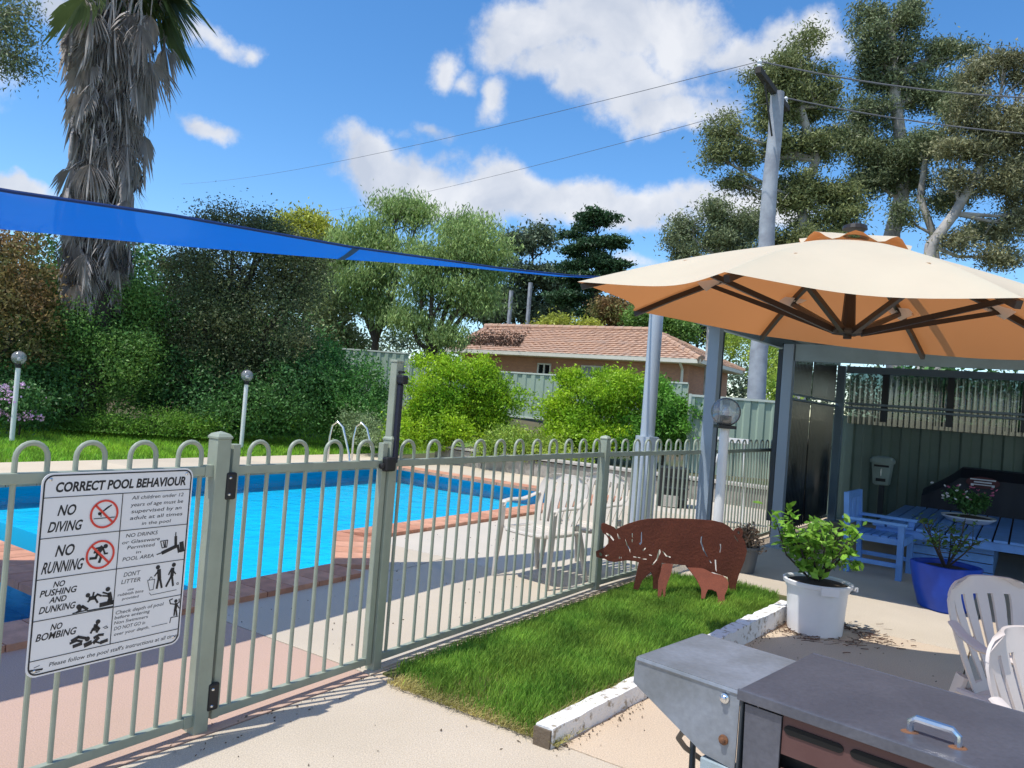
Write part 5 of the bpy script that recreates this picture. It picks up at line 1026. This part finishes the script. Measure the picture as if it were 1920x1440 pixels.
qbox(-.002, 1.25, -.008, .0, ZT - .014, ZT + .013, 'lid_lip', m_lid, bevel=.002); qbox(0, 1.25, DD + .021, DD + .029, ZT - .04, ZT + .012, 'lid_lip', m_lid)
# side shelf: top sheet with folded front and outer skirts
sw = (at(1211, 1222, ZT) - q0).dot(rv)
sl = MB(); f0, f1, b0, b1 = sw, -.006, .02, DD - .06
sl.grid([[Q(f0 + .012, b0, ZT), Q(f0 + .012, b1, ZT)], [Q(f1, b0, ZT), Q(f1, b1, ZT)]][::-1], (0, 0, -.003))
sl.build('side_shelf', m_shelf, bq)
fs = MB(); fs.prism([Q(f0 + .012, b0, ZT - .001), Q(f1, b0 - .001, ZT - .001), Q(f1, b0 - .004, ZT - .20), Q(f1 - .09, b0 - .004, ZT - .19), Q(f0 + .0, b0 - .002, ZT - .075), Q(f0, b0, ZT - .018)], dv*.004)
fs.build('shelf_skirt', m_shelf, bq)
MB().prism([Q(f0, b0 + .004, ZT - .012), Q(f0, b1, ZT - .012), Q(f0, b1, ZT - .07), Q(f0, b0 + .004, ZT - .075)], rv*.004).build('shelf_skirt', m_shelf, bq)
MB().tube([Q(f0 + .008, b0 + .003, ZT - .009), Q(f1, b0 + .003, ZT - .009)], .0085, 8).build('folded_edge', m_shelf, bq, smooth=True); MB().tube([Q(f0 + .008, b0 + .003, ZT - .009), Q(f0 + .008, b1, ZT - .009)], .0085, 8).build('folded_edge', m_shelf, bq, smooth=True)
for a, z, m_ in ((-.045, ZT - .03, m_steel), (-.04, ZT - .135, m_rs)):
    o = MB(); o.lathe((0, 0, 0), [(.013, 0), (.013, .004), (.008, .006), (.008, .012), (.004, .014)], 12); Mx = Matrix((rv, Zv, -dv)).transposed(); o.v = [Mx @ v + Q(a, b0 - .004, z) for v in o.v]; o.build('bolt', m_, bq)
# body, leg panel, front
qbox(.03, 1.2, .05, DD - .03, .36, ZT - .02, 'firebox', mat('black_steel', (.012, .011, .012), .5)); 
qbox(.004, .012, -.002, .03, .1, ZT - .01, 'corner_upright', m_dark); 
MB().prism([Q(-.10, .012, ZT - .20), Q(-.012, .012, ZT - .20), Q(-.012, .012, 0), Q(-.085, .012, 0)], dv*.05).build('leg_panel', m_side, bq, bevel=.003)
MB().prism([Q(.016, .004, ZT - .022), Q(.11, .004, ZT - .022), Q(.11, .004, ZT - .27), Q(.10, .004, ZT - .29), Q(.022, .004, ZT - .24)], dv*.006).build('front_panel', m_lid, bq)
zpb = hit(1425, 1398, Q(0, .01, 0), -dv).z
MB().prism([Q(.112, .01, ZT - .018), Q(1.2, .01, ZT - .018), Q(1.2, .01, zpb), Q(.112, .01, zpb)], dv*.006).build('front_panel', m_redp, bq)
MB().prism([Q(.112, .012, zpb - .035), Q(1.2, .012, zpb - .035), Q(1.2, .012, zpb - .20), Q(.112, .012, zpb - .20)], dv*.006).build('front_panel', m_redp, bq)
sc_ = hit(1524, 1386, Q(0, .007, 0), -dv); sa_ = (sc_ - Q(0, 0, 0)).dot(rv); zs_ = sc_.z
for a in (sa_ - .055, sa_ + .10, sa_ + .255, sa_ + .41):
    sl_ = [Q(a + (.11 if (-PI/2 < t < PI/2) else -.0) + .015*math.cos(t) + (.0), .007, zs_ + .011*math.sin(t)) for t in [2*PI*i/20 - PI for i in range(20)]]
    MB().prism(sl_, dv*.003).build('slot', mat('black_void', (.004, .004, .004), .9), bq)
for z in (.05, .22): MB().tube([Q(.02, .03, z), Q(1.2, .03, z)], .012, 8).build('lower_rail', m_dark, bq)
for a, b in ((.02, .03), (1.2, .03), (.02, DD - .03), (1.2, DD - .03)): MB().tube([Q(a, b, 0), Q(a, b, ZT - .02)], .016, 8).build('leg', m_dark, bq)
# lid handle at its place in the photograph
h0, h1 = at(1706, 1372, ZT + .012), at(1796, 1402, ZT + .012); hd = (h1 - h0); hl = hd.length; hd.normalize()
MB().tube([h0, h0 + Zv*.024, h0 + Zv*.034 + hd*.012, h1 + Zv*.034 - hd*.012, h1 + Zv*.024, h1], [.008, .008, .0085, .0085, .008, .008], 8, up=(hd.y, -hd.x, .01)).build('handle', m_steel, bq, smooth=True)
for p in (h0, h1): 
    o = MB(); o.lathe(p + Vector((0, 0, 0)), [(.018, -.0005), (.016, .0012), (.010, .002)], 14, 1.2, .8); o.build('rust_ring', m_rs, bq)
MB().tube([Q(-.06, .0, .47), Q(-.10, -.02, .475)], [.03, .024], 14).build('gas_fitting', m_side, bq, smooth=True)
hp = [at(1330, 1392, .46), at(1300, 1378, .45), at(1280, 1372, .42), at(1272, 1384, .38), at(1285, 1402, .32), at(1318, 1426, .24), at(1345, 1470, .15)]
MB().tube([Vector(Q(-.10, -.02, .475))] + hp[1:], .0095, 8).build('gas_hose', m_blk, bq, smooth=True)
MB().lathe(Q(-.13, .12, .0), [(.11, .0), (.13, .05), (.13, .26), (.10, .33), (.04, .36), (.03, .42)], 20).build('bottle', m_side, thing('gas_bottle', 'pale blue grey gas bottle standing beside the barbecue leg', 'gas bottle', Q(-.13, .12, 0)), smooth=True)

# ================================================================== POTS
m_pw = mat('white_bucket_plastic', (.70, .72, .78), .35, var=.05, vscale=4); m_pot_soil = mat('potting_soil', (.05, .035, .025), .95, bump=.8, bscale=60)
pw = at(1542, 1198, 0); pw = Vector((pw.x + .01, pw.y + .17, 0))
wp = thing('white_pot', 'big white plastic tub with a folded tape strip on its rim', 'pot', pw)
MB().lathe(pw, [(.175, 0), (.185, .01), (.205, .31), (.215, .312), (.217, .335), (.232, .34), (.236, .365), (.222, .37), (.205, .36), (.20, .33)], 40).build('tub', m_pw, wp, smooth=True)
MB().lathe(pw, [(.215, .345), (.12, .358), (.002, .365)], 30).build('soil', m_pot_soil, wp)
MB().box(pw + Vector((-.005, -.232, .335)), (.12, .012, .055), RZ(-.06)).build('rim_label', m_pw, wp); MB().box(pw + Vector((.225, -.06, .34)), (.012, .10, .03), RZ(.25)).build('rim_label', m_pw, wp)
def shrub_in_pot(name, label, base, stems, nleaf, lsize, lm, seed, spread, h, zbase, stemm, per=12, lean=None, group=None, round_=False):
    t = thing(name, label, 'plant', base + Vector((0, 0, zbase))); r = random.Random(seed); tips = []; mb = MB(); b0 = base + Vector((0, 0, zbase - .01))
    for i in range(stems):
        a = 2*PI*(i + r.random()*.7)/stems; l = h*r.uniform(.6, 1.05); sp_ = spread*r.uniform(.35, 1.0); e = b0 + Vector((math.cos(a)*sp_, math.sin(a)*sp_*.9, l))
        if lean: e += Vector(lean)*l
        m1 = b0.lerp(e, .5) + Vector((math.cos(a)*spread*.12, 0, h*.05)); mb.tube([b0 + Vector((r.uniform(-.01, .01), 0, 0)), m1, e], [.010, .006, .003], 5)
        for j in range(4):
            s = r.uniform(.35, .95); p = b0.lerp(m1, s*2) if s < .5 else m1.lerp(e, s*2 - 1); q = p + Vector((r.uniform(-1, 1)*spread*.42, r.uniform(-1, 1)*spread*.42, r.uniform(-.02, .16))); mb.tube([p, q], [.005, .002], 4)
            tips += [p.lerp(q, x) for x in (.45, .7, .9, 1.0)]
        tips += [m1.lerp(e, x) for x in (.4, .7, 1.0)]
    mb.build('stems', stemm, t, smooth=True)
    lv = MB(); prof = [(0, 0), (.18, .14), (.5, .23), (.8, .15), (1, 0)]
    lv.v = [Vector((x, 0, .02*math.sin(PI*x))) for x, w_ in prof] + [Vector((x, w_, .10*w_*3 + .02*math.sin(PI*x))) for x, w_ in prof[1:4]] + [Vector((x, -w_, .10*w_*3 + .02*math.sin(PI*x))) for x, w_ in prof[1:4]]
    lv.f = [(0, 1, 5), (1, 2, 6, 5), (2, 3, 7, 6), (3, 4, 7), (0, 8, 1), (1, 8, 9, 2), (2, 9, 10, 3), (3, 10, 4)]
    mes = []
    for k in range(3):
        me = lv.mesh('leaf', lm, smooth=True); a_ = me.attributes.new('tone', 'FLOAT', 'FACE'); a_.data.foreach_set('value', [(.7, 1.0, 1.35)[k]]*len(me.polygons)); mes.append(me)
    for i in range(nleaf):
        p = tips[r.randrange(len(tips))] + Vector([r.gauss(0, .018) for _ in range(3)]); o = link('leaf', mes[r.randrange(3)], t, p - wloc(t)); s = lsize*r.uniform(.6, 1.3); o.scale = (s, s, s); o.rotation_euler = (r.uniform(-.7, .7), r.uniform(-.9, .5), r.uniform(0, 2*PI))
    return t
lf_cit = leafmat('citrus_leaves', (.16, .29, .035), (.08, .18, .025), .35, 3)
shrub_in_pot('citrus_plant', 'bushy bright green citrus plant growing in the white tub', pw, 11, 298, .075, lf_cit, 3, .27, .46, .345, m_dkbark, lean=(-.10, 0, 0))
ct = bpy.data.objects['citrus_plant']
ex_ = [o for o in ct.children if o.name.startswith('leaf')][:60]
pts = [at(1455, 985, .72)]; 
br = MB(); e_ = Vector((pw.x - .34, pw.y - .02, .78)); s_ = pw + Vector((-.02, 0, .34)); br.tube([s_, s_.lerp(e_, .5) + Vector((-.06, 0, -.03)), e_], [.009, .006, .003], 5); br.build('stems', m_dkbark, ct, smooth=True)
for i, o in enumerate(ex_):
    q = s_.lerp(e_, .45 + .6*random.random()) + Vector([random.gauss(0, .035) for _ in range(3)]); o.location = q - wloc(ct)
cp = cloudpts([(pw + Vector((x, y, z)), rr_, rr_*.8, rr_) for x, y, z, rr_ in ((0, 0, .56, .17), (-.14, .02, .62, .12), (.12, 0, .60, .13), (.22, -.02, .52, .09), (.02, .05, .74, .09), (-.05, -.1, .50, .13), (.16, -.05, .74, .07))], 620, 9, .035, 77, .4)
v, f, tn = leaves(cp, .062, seed=78, aspect=.5, droop=.1, tone=(.6, 1.4)); link('inner_foliage', mesh_np('inner_foliage', v, f, lf_cit, tn, wloc(ct)), ct, kind='stuff')
# bark litter under the tub
r = np.random.default_rng(3); tw = MB()
for i in range(240):
    a = r.uniform(0, 2*PI); rad = .17 + abs(r.normal(0, .10)); c = pw + Vector((rad*math.cos(a)*1.4 + .06, rad*math.sin(a)*.9 - .04, .006 + r.uniform(0, .012))); l = r.uniform(.02, .09); b_ = r.uniform(-.5, .5) + (0 if r.random() < .7 else 1.5)
    tw.tube([c, c + Vector((math.cos(b_)*l*.5, math.sin(b_)*l*.5, r.uniform(0, .008))), c + Vector((math.cos(b_ + .3)*l, math.sin(b_ + .3)*l, 0))], r.uniform(.001, .0035), 4)
tag(tw.build('bark_litter', mat('twig_brown', (.13, .07, .045), .95, col2=(.06, .035, .025), vscale=20)), 'brown bark and twigs scattered round the white tub', 'bark litter', kind='stuff')
# blue pot
m_cob = mat('cobalt_glaze', (.008, .055, .40), .3, col2=(.006, .04, .31), vscale=3, spec=.35)
bp = at(1790, 1153, 0); bp = Vector((bp.x + .0, bp.y + .17, 0))
bpt = thing('blue_pot', 'glossy cobalt blue square pot in front of the table', 'pot', bp); prof = [(.15, 0), (.17, .02), (.215, .2), (.235, .33), (.24, .38), (.228, .385), (.21, .375), (.205, .33)]
mb = MB()
for rr, z in prof:
    for k in range(32):
        a = 2*PI*k/32; q = (abs(math.cos(a))**3.2 + abs(math.sin(a))**3.2)**(-1/3.2); mb.v.append(RZ(.35) @ Vector((rr*q*math.cos(a), rr*q*math.sin(a), z)) + bp)
for i in range(len(prof) - 1):
    for k in range(32): mb.f.append((i*32 + k, i*32 + (k+1) % 32, (i+1)*32 + (k+1) % 32, (i+1)*32 + k))
mb.f.append(tuple(range(32))[::-1]); mb.build('glazed_body', m_cob, bpt, smooth=True)
MB().lathe(bp, [(.22, .345), (.002, .35)], 20).build('soil', m_pot_soil, bpt)
shrub_in_pot('straggly_plant', 'straggly dark green plant growing in the cobalt blue pot', bp, 8, 210, .055, leafmat('dull_leaves', (.055, .11, .03), (.035, .075, .022), .25, 3), 8, .34, .42, .35, m_dkbark)
# grey pot with dead plant behind the pig
gp = at(1402, 1078, 0); gp = Vector((gp.x, gp.y + .14, 0)); g_ = thing('grey_pot', 'grey plastic pot half hidden behind the pig tail', 'pot', gp)
MB().lathe(gp, [(.10, 0), (.13, .22), (.14, .225), (.14, .25), (.125, .25), (.12, .22)], 24).build('tub', mat('grey_plastic', (.09, .10, .11), .5), g_, smooth=True); MB().lathe(gp, [(.12, .22), (.002, .225)], 16).build('soil', m_pot_soil, g_)
dq = thing('dead_plant', 'dry brown dead plant drooping from the grey pot behind the pig', 'plant', gp + Vector((0, 0, .22))); mb = MB(); rr = random.Random(4)
for i in range(70):
    a = rr.uniform(0, 2*PI); s0 = gp + Vector((0, 0, .23)); e = s0 + Vector((math.cos(a)*rr.uniform(.05, .2), math.sin(a)*rr.uniform(.05, .18), rr.uniform(-.08, .22))); mb.tube([s0, s0.lerp(e, .6) + Vector((0, 0, .08)), e], [.004, .003, .0015], 4)
mb.build('dry_stems', mat('straw_brown', (.26, .20, .14), .9, col2=(.12, .08, .05), vscale=20), dq)
v, f, tn = leaves(cloudpts([(gp + Vector((.03, 0, .32)), .16, .14, .13)], 420, 12, .06, 9, .3), .05, seed=9, aspect=.4, droop=.5); link('dry_leaves', mesh_np('dry_leaves', v, f, leafmat('dry_leaves', (.28, .21, .15), (.15, .10, .07), .2, 9), tn, wloc(dq)), dq, kind='stuff')
# green plant at the right edge
plant('garden_plant', 'small green leafy plant peeping between the chair slats at the right edge', 'plant', [(Vector((3.9, 4.75, .22)), .16, .24, .16), (Vector((3.75, 4.5, .5)), .07, .10, .07), (Vector((3.95, 4.7, .42)), .1, .1, .1)], 900, .06, lf_lime, m_dkbark, r0=.01, seed=61, cl=.07, base=(3.9, 4.75, 0), aspect=.6)

# ================================================================== BLUE TABLE AND CHAIR
m_blue = [mat('blue_paint%d' % i, c, .5, var=.12, vscale=8, bump=.15, bscale=60) for i, c in enumerate([(.13, .30, .66), (.115, .27, .60), (.15, .34, .70)])]
ZB = .48; tb0, tb1, tv0, tv1 = 8.95, 11.45, -1.22, 2.2
tt = thing('outdoor_table', 'big low blue slatted timber table under the pergola', 'table', G((tb0 + tb1)/2, 0))
tv0 = (at(1637, 979, ZB)).dot(VD); tb0 = (at(1850, 1010, ZB)).dot(UD); n = int((tv1 - tv0)/.135)
for i in range(n):
    a = tv0 + i*.135; e0 = tb0 + .005*rng.normal(); MB().uvbox(e0, tb1, a, a + .116, ZB - .028, ZB + .002*rng.normal()).build('slat', m_blue[rng.integers(3)], tt, bevel=.004)
MB().uvbox(tb0 + .03, tb0 + .06, tv0 + .03, tv1, ZB - .11, ZB - .03).build('apron', m_blue[1], tt); MB().uvbox(tb0 + .06, tb1, tv0 + .04, tv0 + .07, ZB - .11, ZB - .03).build('apron', m_blue[1], tt)
for vv0, vv1 in ((-.95, -.22),):
    for k in range(4): MB().uvbox(tb0 + .28, tb0 + .305, vv0, vv1, .02 + k*.09, .102 + k*.09).build('pedestal_board', m_blue[k % 3], tt, bevel=.003); MB().uvbox(tb0 + .306, tb1 - .4, vv1 - .02, vv1 + .003, .02 + k*.09, .102 + k*.09).build('pedestal_board', m_blue[(k + 1) % 3], tt, bevel=.003)
for a, b in ((tb1 - .2, tv0 + .2), (tb1 - .2, 1.8), (tb0 + .3, 1.8)): MB().uvbox(a, a + .08, b, b + .08, 0, ZB - .03).build('leg', m_blue[1], tt)
def bluechair(label):
    t = thing('wooden_chair', label, 'chair', (0, 0, 0))
    def bx(c, d, name, k=0, rx=0): MB().box(c, d, Matrix.Rotation(rx, 3, 'X') if rx else None).build(name, m_blue[k % 3], t, False, bevel=.003)
    for s in (-1, 1):
        bx((s*.27, -.25, .265), (.055, .055, .53), 'leg', 1); bx((s*.27, .25, .40), (.055, .05, .80), 'leg', 0, -.06); bx((s*.27, 0, .545), (.07, .60, .028), 'arm', 2); bx((s*.27, 0, .37), (.03, .48, .06), 'side_rail', 1); bx((s*.27, 0, .14), (.028, .48, .045), 'stretcher', 0)
    for i in range(7): bx((0, -.25 + i*.078, .40), (.50, .062, .02), 'seat_slat', i)
    bx((0, -.27, .365), (.49, .028, .06), 'front_rail'); bx((0, .265, .77), (.50, .03, .07), 'top_rail', 1); bx((0, .255, .50), (.50, .028, .045), 'lower_rail', 2)
    for i in range(7): bx((-.21 + i*.07, .26, .635), (.042, .016, .24), 'back_slat', i)
    return t
bc = bluechair('blue painted wooden armchair at the left end of the blue table'); fp = at(1684, 1089, 0)
fc_ = (VD*1.0 - UD*.05).normalized(); bc.rotation_euler = (0, 0, math.atan2(fc_.y, fc_.x) + PI/2); Rr = RZ(bc.rotation_euler.z)
corner = Rr @ Vector((.27, -.25, 0)); corner2 = Rr @ Vector((-.27, -.25, 0)); nearc = corner if corner.dot(UD) < corner2.dot(UD) else corner2
bc.location = fp - nearc
# flower bowl on the table
fb = hit(1815, 980, Vector((0, 0, ZB)), Zv); fbw = thing('flower_bowl', 'shallow white dish with planted flowers on the blue table', 'bowl', fb)
MB().lathe(fb, [(.17, 0), (.20, .01), (.27, .06), (.275, .075), (.25, .07), (.2, .03)], 30).build('dish', m_pw, fbw, smooth=True); MB().lathe(fb, [(.25, .06), (.002, .09)], 16).build('soil', m_pot_soil, fbw)
plant('flowers', 'pink and white flowering plant in the shallow dish on the table', 'plant', [(fb + Vector((0, 0, .20)), .17, .11, .17), (fb + Vector((-.1, 0, .28)), .12, .08, .12)], 1700, .045, lf_dk, m_dkbark, base=fb + Vector((0, 0, .07)), r0=.006, seed=63, cl=.05, ground=fb.z + .08)
fl = bpy.data.objects['flowers.001'] if 'flowers.001' in bpy.data.objects else bpy.data.objects['flowers']
petal = MB().lathe((0, 0, 0), [(.002, -.004), (.018, 0), (.024, .008), (.004, .004)], 6).mesh('flower_head', mat('pink_petals', (.50, .12, .22), .6, var=.2)); petalw = MB().lathe((0, 0, 0), [(.002, -.004), (.018, 0), (.024, .008), (.004, .004)], 6).mesh('flower_head', mat('white_petals', (.75, .72, .75), .6))
for i in range(46):
    w_ = rng.random() < .35; p = fb + Vector((rng.normal(.02 if not w_ else -.16, .11), rng.normal(0, .10), rng.uniform(.26, .42))); o = link('flower_head', petalw if w_ else petal, fl, p - wloc(fl)); o.rotation_euler = (rng.uniform(-.8, .8), rng.uniform(-.8, .8), 0); o.scale = (.8,)*3
# covered barbecue behind the table
m_cover = mat('black_cover_cloth', (.010, .010, .018), .55, bump=.4, bscale=8); cv = G(12.05, -.1); Cw = thing('covered_barbecue', 'hooded barbecue under a fitted black cloth cover at the back fence', 'barbecue', cv)
rows = []
for i in range(25):
    a = -1.05 + 2.1*i/24; hgt = 1.02 if abs(a) < .62 else 1.02 - .34*((abs(a) - .62)/.43)**.8; fl_ = .012*math.sin(i*2.3)
    rows.append([G(11.72 + fl_, a - .1, .02), G(11.74 + fl_, a - .1, hgt*.55), G(11.80 + fl_, a - .1, hgt*.88), G(11.95, a - .1, hgt), G(12.2, a - .1, hgt + .01), G(12.38, a - .1, hgt*.85), G(12.42, a - .1, .02)])
c_ = MB().grid(rows); c_.f.append((0, 1, 2, 3, 4, 5, 6)); b_ = len(c_.v) - 7; c_.f.append(tuple(b_ + k for k in range(7))[::-1]); c_.build('cover', m_cover, Cw, smooth=True)
em = MB(); ec = hit(1843, 905, G(11.73, 0), -UD)
for a0, a1, z0, z1 in ((-.13, .13, .03, .045), (-.09, .09, -.005, .012), (-.12, -.09, -.05, -.02), (.09, .12, -.05, -.02), (-.1, .1, -.035, -.022)): em.quadbox([ec + VD*a0*1.1 + Zv*z0 - UD*.035, ec + VD*a1*1.1 + Zv*z0 - UD*.035, ec + VD*a1*1.1 + Zv*z0 - UD*.03, ec + VD*a0*1.1 + Zv*z0 - UD*.03, ec + VD*a0*1.1 + Zv*z1 - UD*.035, ec + VD*a1*1.1 + Zv*z1 - UD*.035, ec + VD*a1*1.1 + Zv*z1 - UD*.03, ec + VD*a0*1.1 + Zv*z1 - UD*.03])
MB().prism([ec + VD*(.19*math.cos(t)) + Zv*(.075*math.sin(t)) - UD*.026 for t in [2*PI*i/24 for i in range(24)]], -UD*.003).build('badge', mat('dark_red_cloth', (.07, .012, .015), .6), Cw)
em.build('emblem', mat('silver_print', (.6, .62, .66), .4), Cw)
# mailbox
mbx = hit(1647, 985, G(12.6, 0), -UD); mx_ = Vector((mbx.x, mbx.y, 0)); Mx = thing('mailbox', 'grey green plastic mailbox on a post against the dark fence', 'mailbox', mx_)
MB().box(mx_ + Zv*.35 + UD*.05, (.06, .07, .70), RU).build('post', m_dark, Mx)
m_mb = mat('grey_green_plastic', (.34, .42, .38), .4); zc = hit(1647, 882, G(12.6, 0), -UD).z
mbb = MB()
for z, hw, dp_ in ((-.20, .10, .09), (-.19, .115, .10), (.12, .14, .12), (.13, .155, .14), (.17, .16, .145), (.205, .13, .12), (.215, .08, .08)):
    pass
prf = [(-.21, .09), (-.19, .115), (.11, .145), (.115, .165), (.16, .168), (.20, .135), (.215, .07)]
for z, hw in prf:
    for k in range(16):
        a = 2*PI*k/16; q = (abs(math.cos(a))**4 + abs(math.sin(a))**4)**(-.25); mbb.v.append(mx_ + Zv*(zc + z) + VD*(hw*q*math.cos(a)) + UD*(hw*.7*q*math.sin(a)))
for i in range(len(prf) - 1):
    for k in range(16): mbb.f.append((i*16 + k, i*16 + (k+1) % 16, (i+1)*16 + (k+1) % 16, (i+1)*16 + k))
mbb.f.append(tuple(range(16))[::-1]); mbb.f.append(tuple(len(mbb.v) - 16 + k for k in range(16))); bo = mbb.build('box', m_mb, Mx, smooth=True)
for z, hh, ww in ((.075, .03, .20), (-.13, .045, .13)): MB().box(mx_ + Zv*(zc + z) - UD*.10, (.02, ww, hh), RU).build('slot', m_blk, bo)
MB().box(mx_ + Zv*(zc - .02) - UD*.103, (.012, .015, .10), RU).build('lock', m_steel, bo)
# white plank on a frame behind the lamp, pump box beside the sail post
wb = atd(1365, 826, 10.5); wt = thing('white_bench', 'white plank on a thin slanted leg behind the near lamp post', 'bench', (wb.x, wb.y, 0)); a_, b_ = atd(1328, 824, 10.5), atd(1404, 826, 10.3)
dr = (b_ - a_); MB().box((a_ + b_)/2, (dr.length, .12, .06), RZ(math.atan2(dr.y, dr.x))).build('plank', m_wpole, wt); MB().tube([a_.lerp(b_, .35), Vector((a_.x - .05, a_.y, 0))], .015, 6).tube([a_.lerp(b_, .9), Vector((b_.x, b_.y, 0))], .015, 6).build('leg', m_wpole, wt)
pb_ = at(1265, 952, 0); pbx = thing('pump_box', 'dark open fronted pump box behind the fence, right of the round post', 'pump box', pb_); 
MB().box(pb_ + Zv*.30 + Vector((0, .2, 0)), (.44, .4, .6), RZ(-.2)).build('box', mat('very_dark_plastic', (.015, .017, .016), .6), pbx, bevel=.01)
for k in range(3): MB().box(pb_ + Zv*(.14 + k*.16) + Vector((.0, -.01, 0)), (.38, .04, .02), RZ(-.2)).build('shelf', m_dark, pbx)
MB().box(pb_ + Zv*.10 + Vector((-.08, -.04, 0)), (.22, .03, .17), RZ(-.2)).build('grey_panel', mat('pale_capping', (.42, .39, .35), .9), pbx)

# ---- small litter and cracks on the concrete
r = np.random.default_rng(12); gp_ = []
for _ in range(420):
    u, v = r.uniform(.6, 6.2), r.uniform(-2.7, 1.6)
    if 2.9 < u < 6.6 and v < -1.5: continue
    gp_.append(tuple(G(u, v, .004)))
for _ in range(260): u = r.uniform(.2, 7.4); gp_.append(tuple(G(u, VF + r.normal(.05, .05) + (.06 if u < 3 else -.12), .006)))
for _ in range(220): u = r.uniform(2.9, 6.1); gp_.append(tuple(G(u, -1.62 + .075*(u - 2.93) + abs(r.normal(0, .035)), .006)))
for _ in range(300): gp_.append(tuple(G(r.uniform(3, 12), r.uniform(-5.2, -2.9), .006)))
gp_ = np.array(gp_); v, f, tn = leaves(gp_, .014, seed=13, aspect=.6); v[:, 2] = np.clip(v[:, 2], .003, .012)
tag(link('grit', mesh_np('grit', v, f, leafmat('grit_brown', (.07, .05, .035), (.04, .03, .02), .05, 30), tn)), 'dark grit and crumbs of leaf on the concrete', 'grit', kind='stuff')
m_crack = mat('crack_dark', (.10, .08, .06), .95)
def crack(pts, w_=.004, z=.0025):
    P = [at(*p) for p in pts]; Q_ = []
    for a, b in zip(P, P[1:]):
        for i in range(8): Q_.append(a.lerp(b, i/8) + Vector((r.normal(0, .008), r.normal(0, .008), 0)))
    Q_.append(P[-1]); rows = []
    for i, p in enumerate(Q_):
        d = (Q_[min(i + 1, len(Q_) - 1)] - Q_[max(i - 1, 0)]).normalized(); n_ = Vector((-d.y, d.x, 0)) * w_ * r.uniform(.4, 1.2); rows.append([Vector((p.x, p.y, z)) - n_, Vector((p.x, p.y, z)) + n_])
    return MB().grid(rows)
tag(crack([(1395, 1222), (1500, 1262), (1600, 1312), (1720, 1372)], .004).build('crack', m_crack), 'long dark crack in the patio beside the barbecue lid', kind='structure')
tag(crack([(716, 1074), (780, 1062), (835, 1047), (900, 1049)], .003).build('crack', m_crack), 'curved crack in the shaded pool deck', kind='structure')
tag(crack([(1480, 1158), (1540, 1128), (1600, 1110)], .003).build('crack', m_crack), 'short crack in the patio left of the white tub', kind='structure')

plant('sky_block_hedge', 'dark hedge added to block the bright sky behind the clear sheets of the pergola', 'hedge', [(G(15.2 + .3*(k % 2), -1.3 + k*1.15, 1.3), .85, 1.2, .8) for k in range(7)], 26000, .12, lf_dk, m_dkbark, r0=.06, seed=71, cl=.3)  # hedge added behind the clear sheets to darken the view through them
tag(MB().uvbox(16.4, 20, -1.2, 5, 0, 2.3).build('wall', mat('cream_boards', (.5, .5, .46), .8), thing('garden_shed', 'pale shed behind the hedge beyond the pergola fence', 'shed', G(17, 2))))
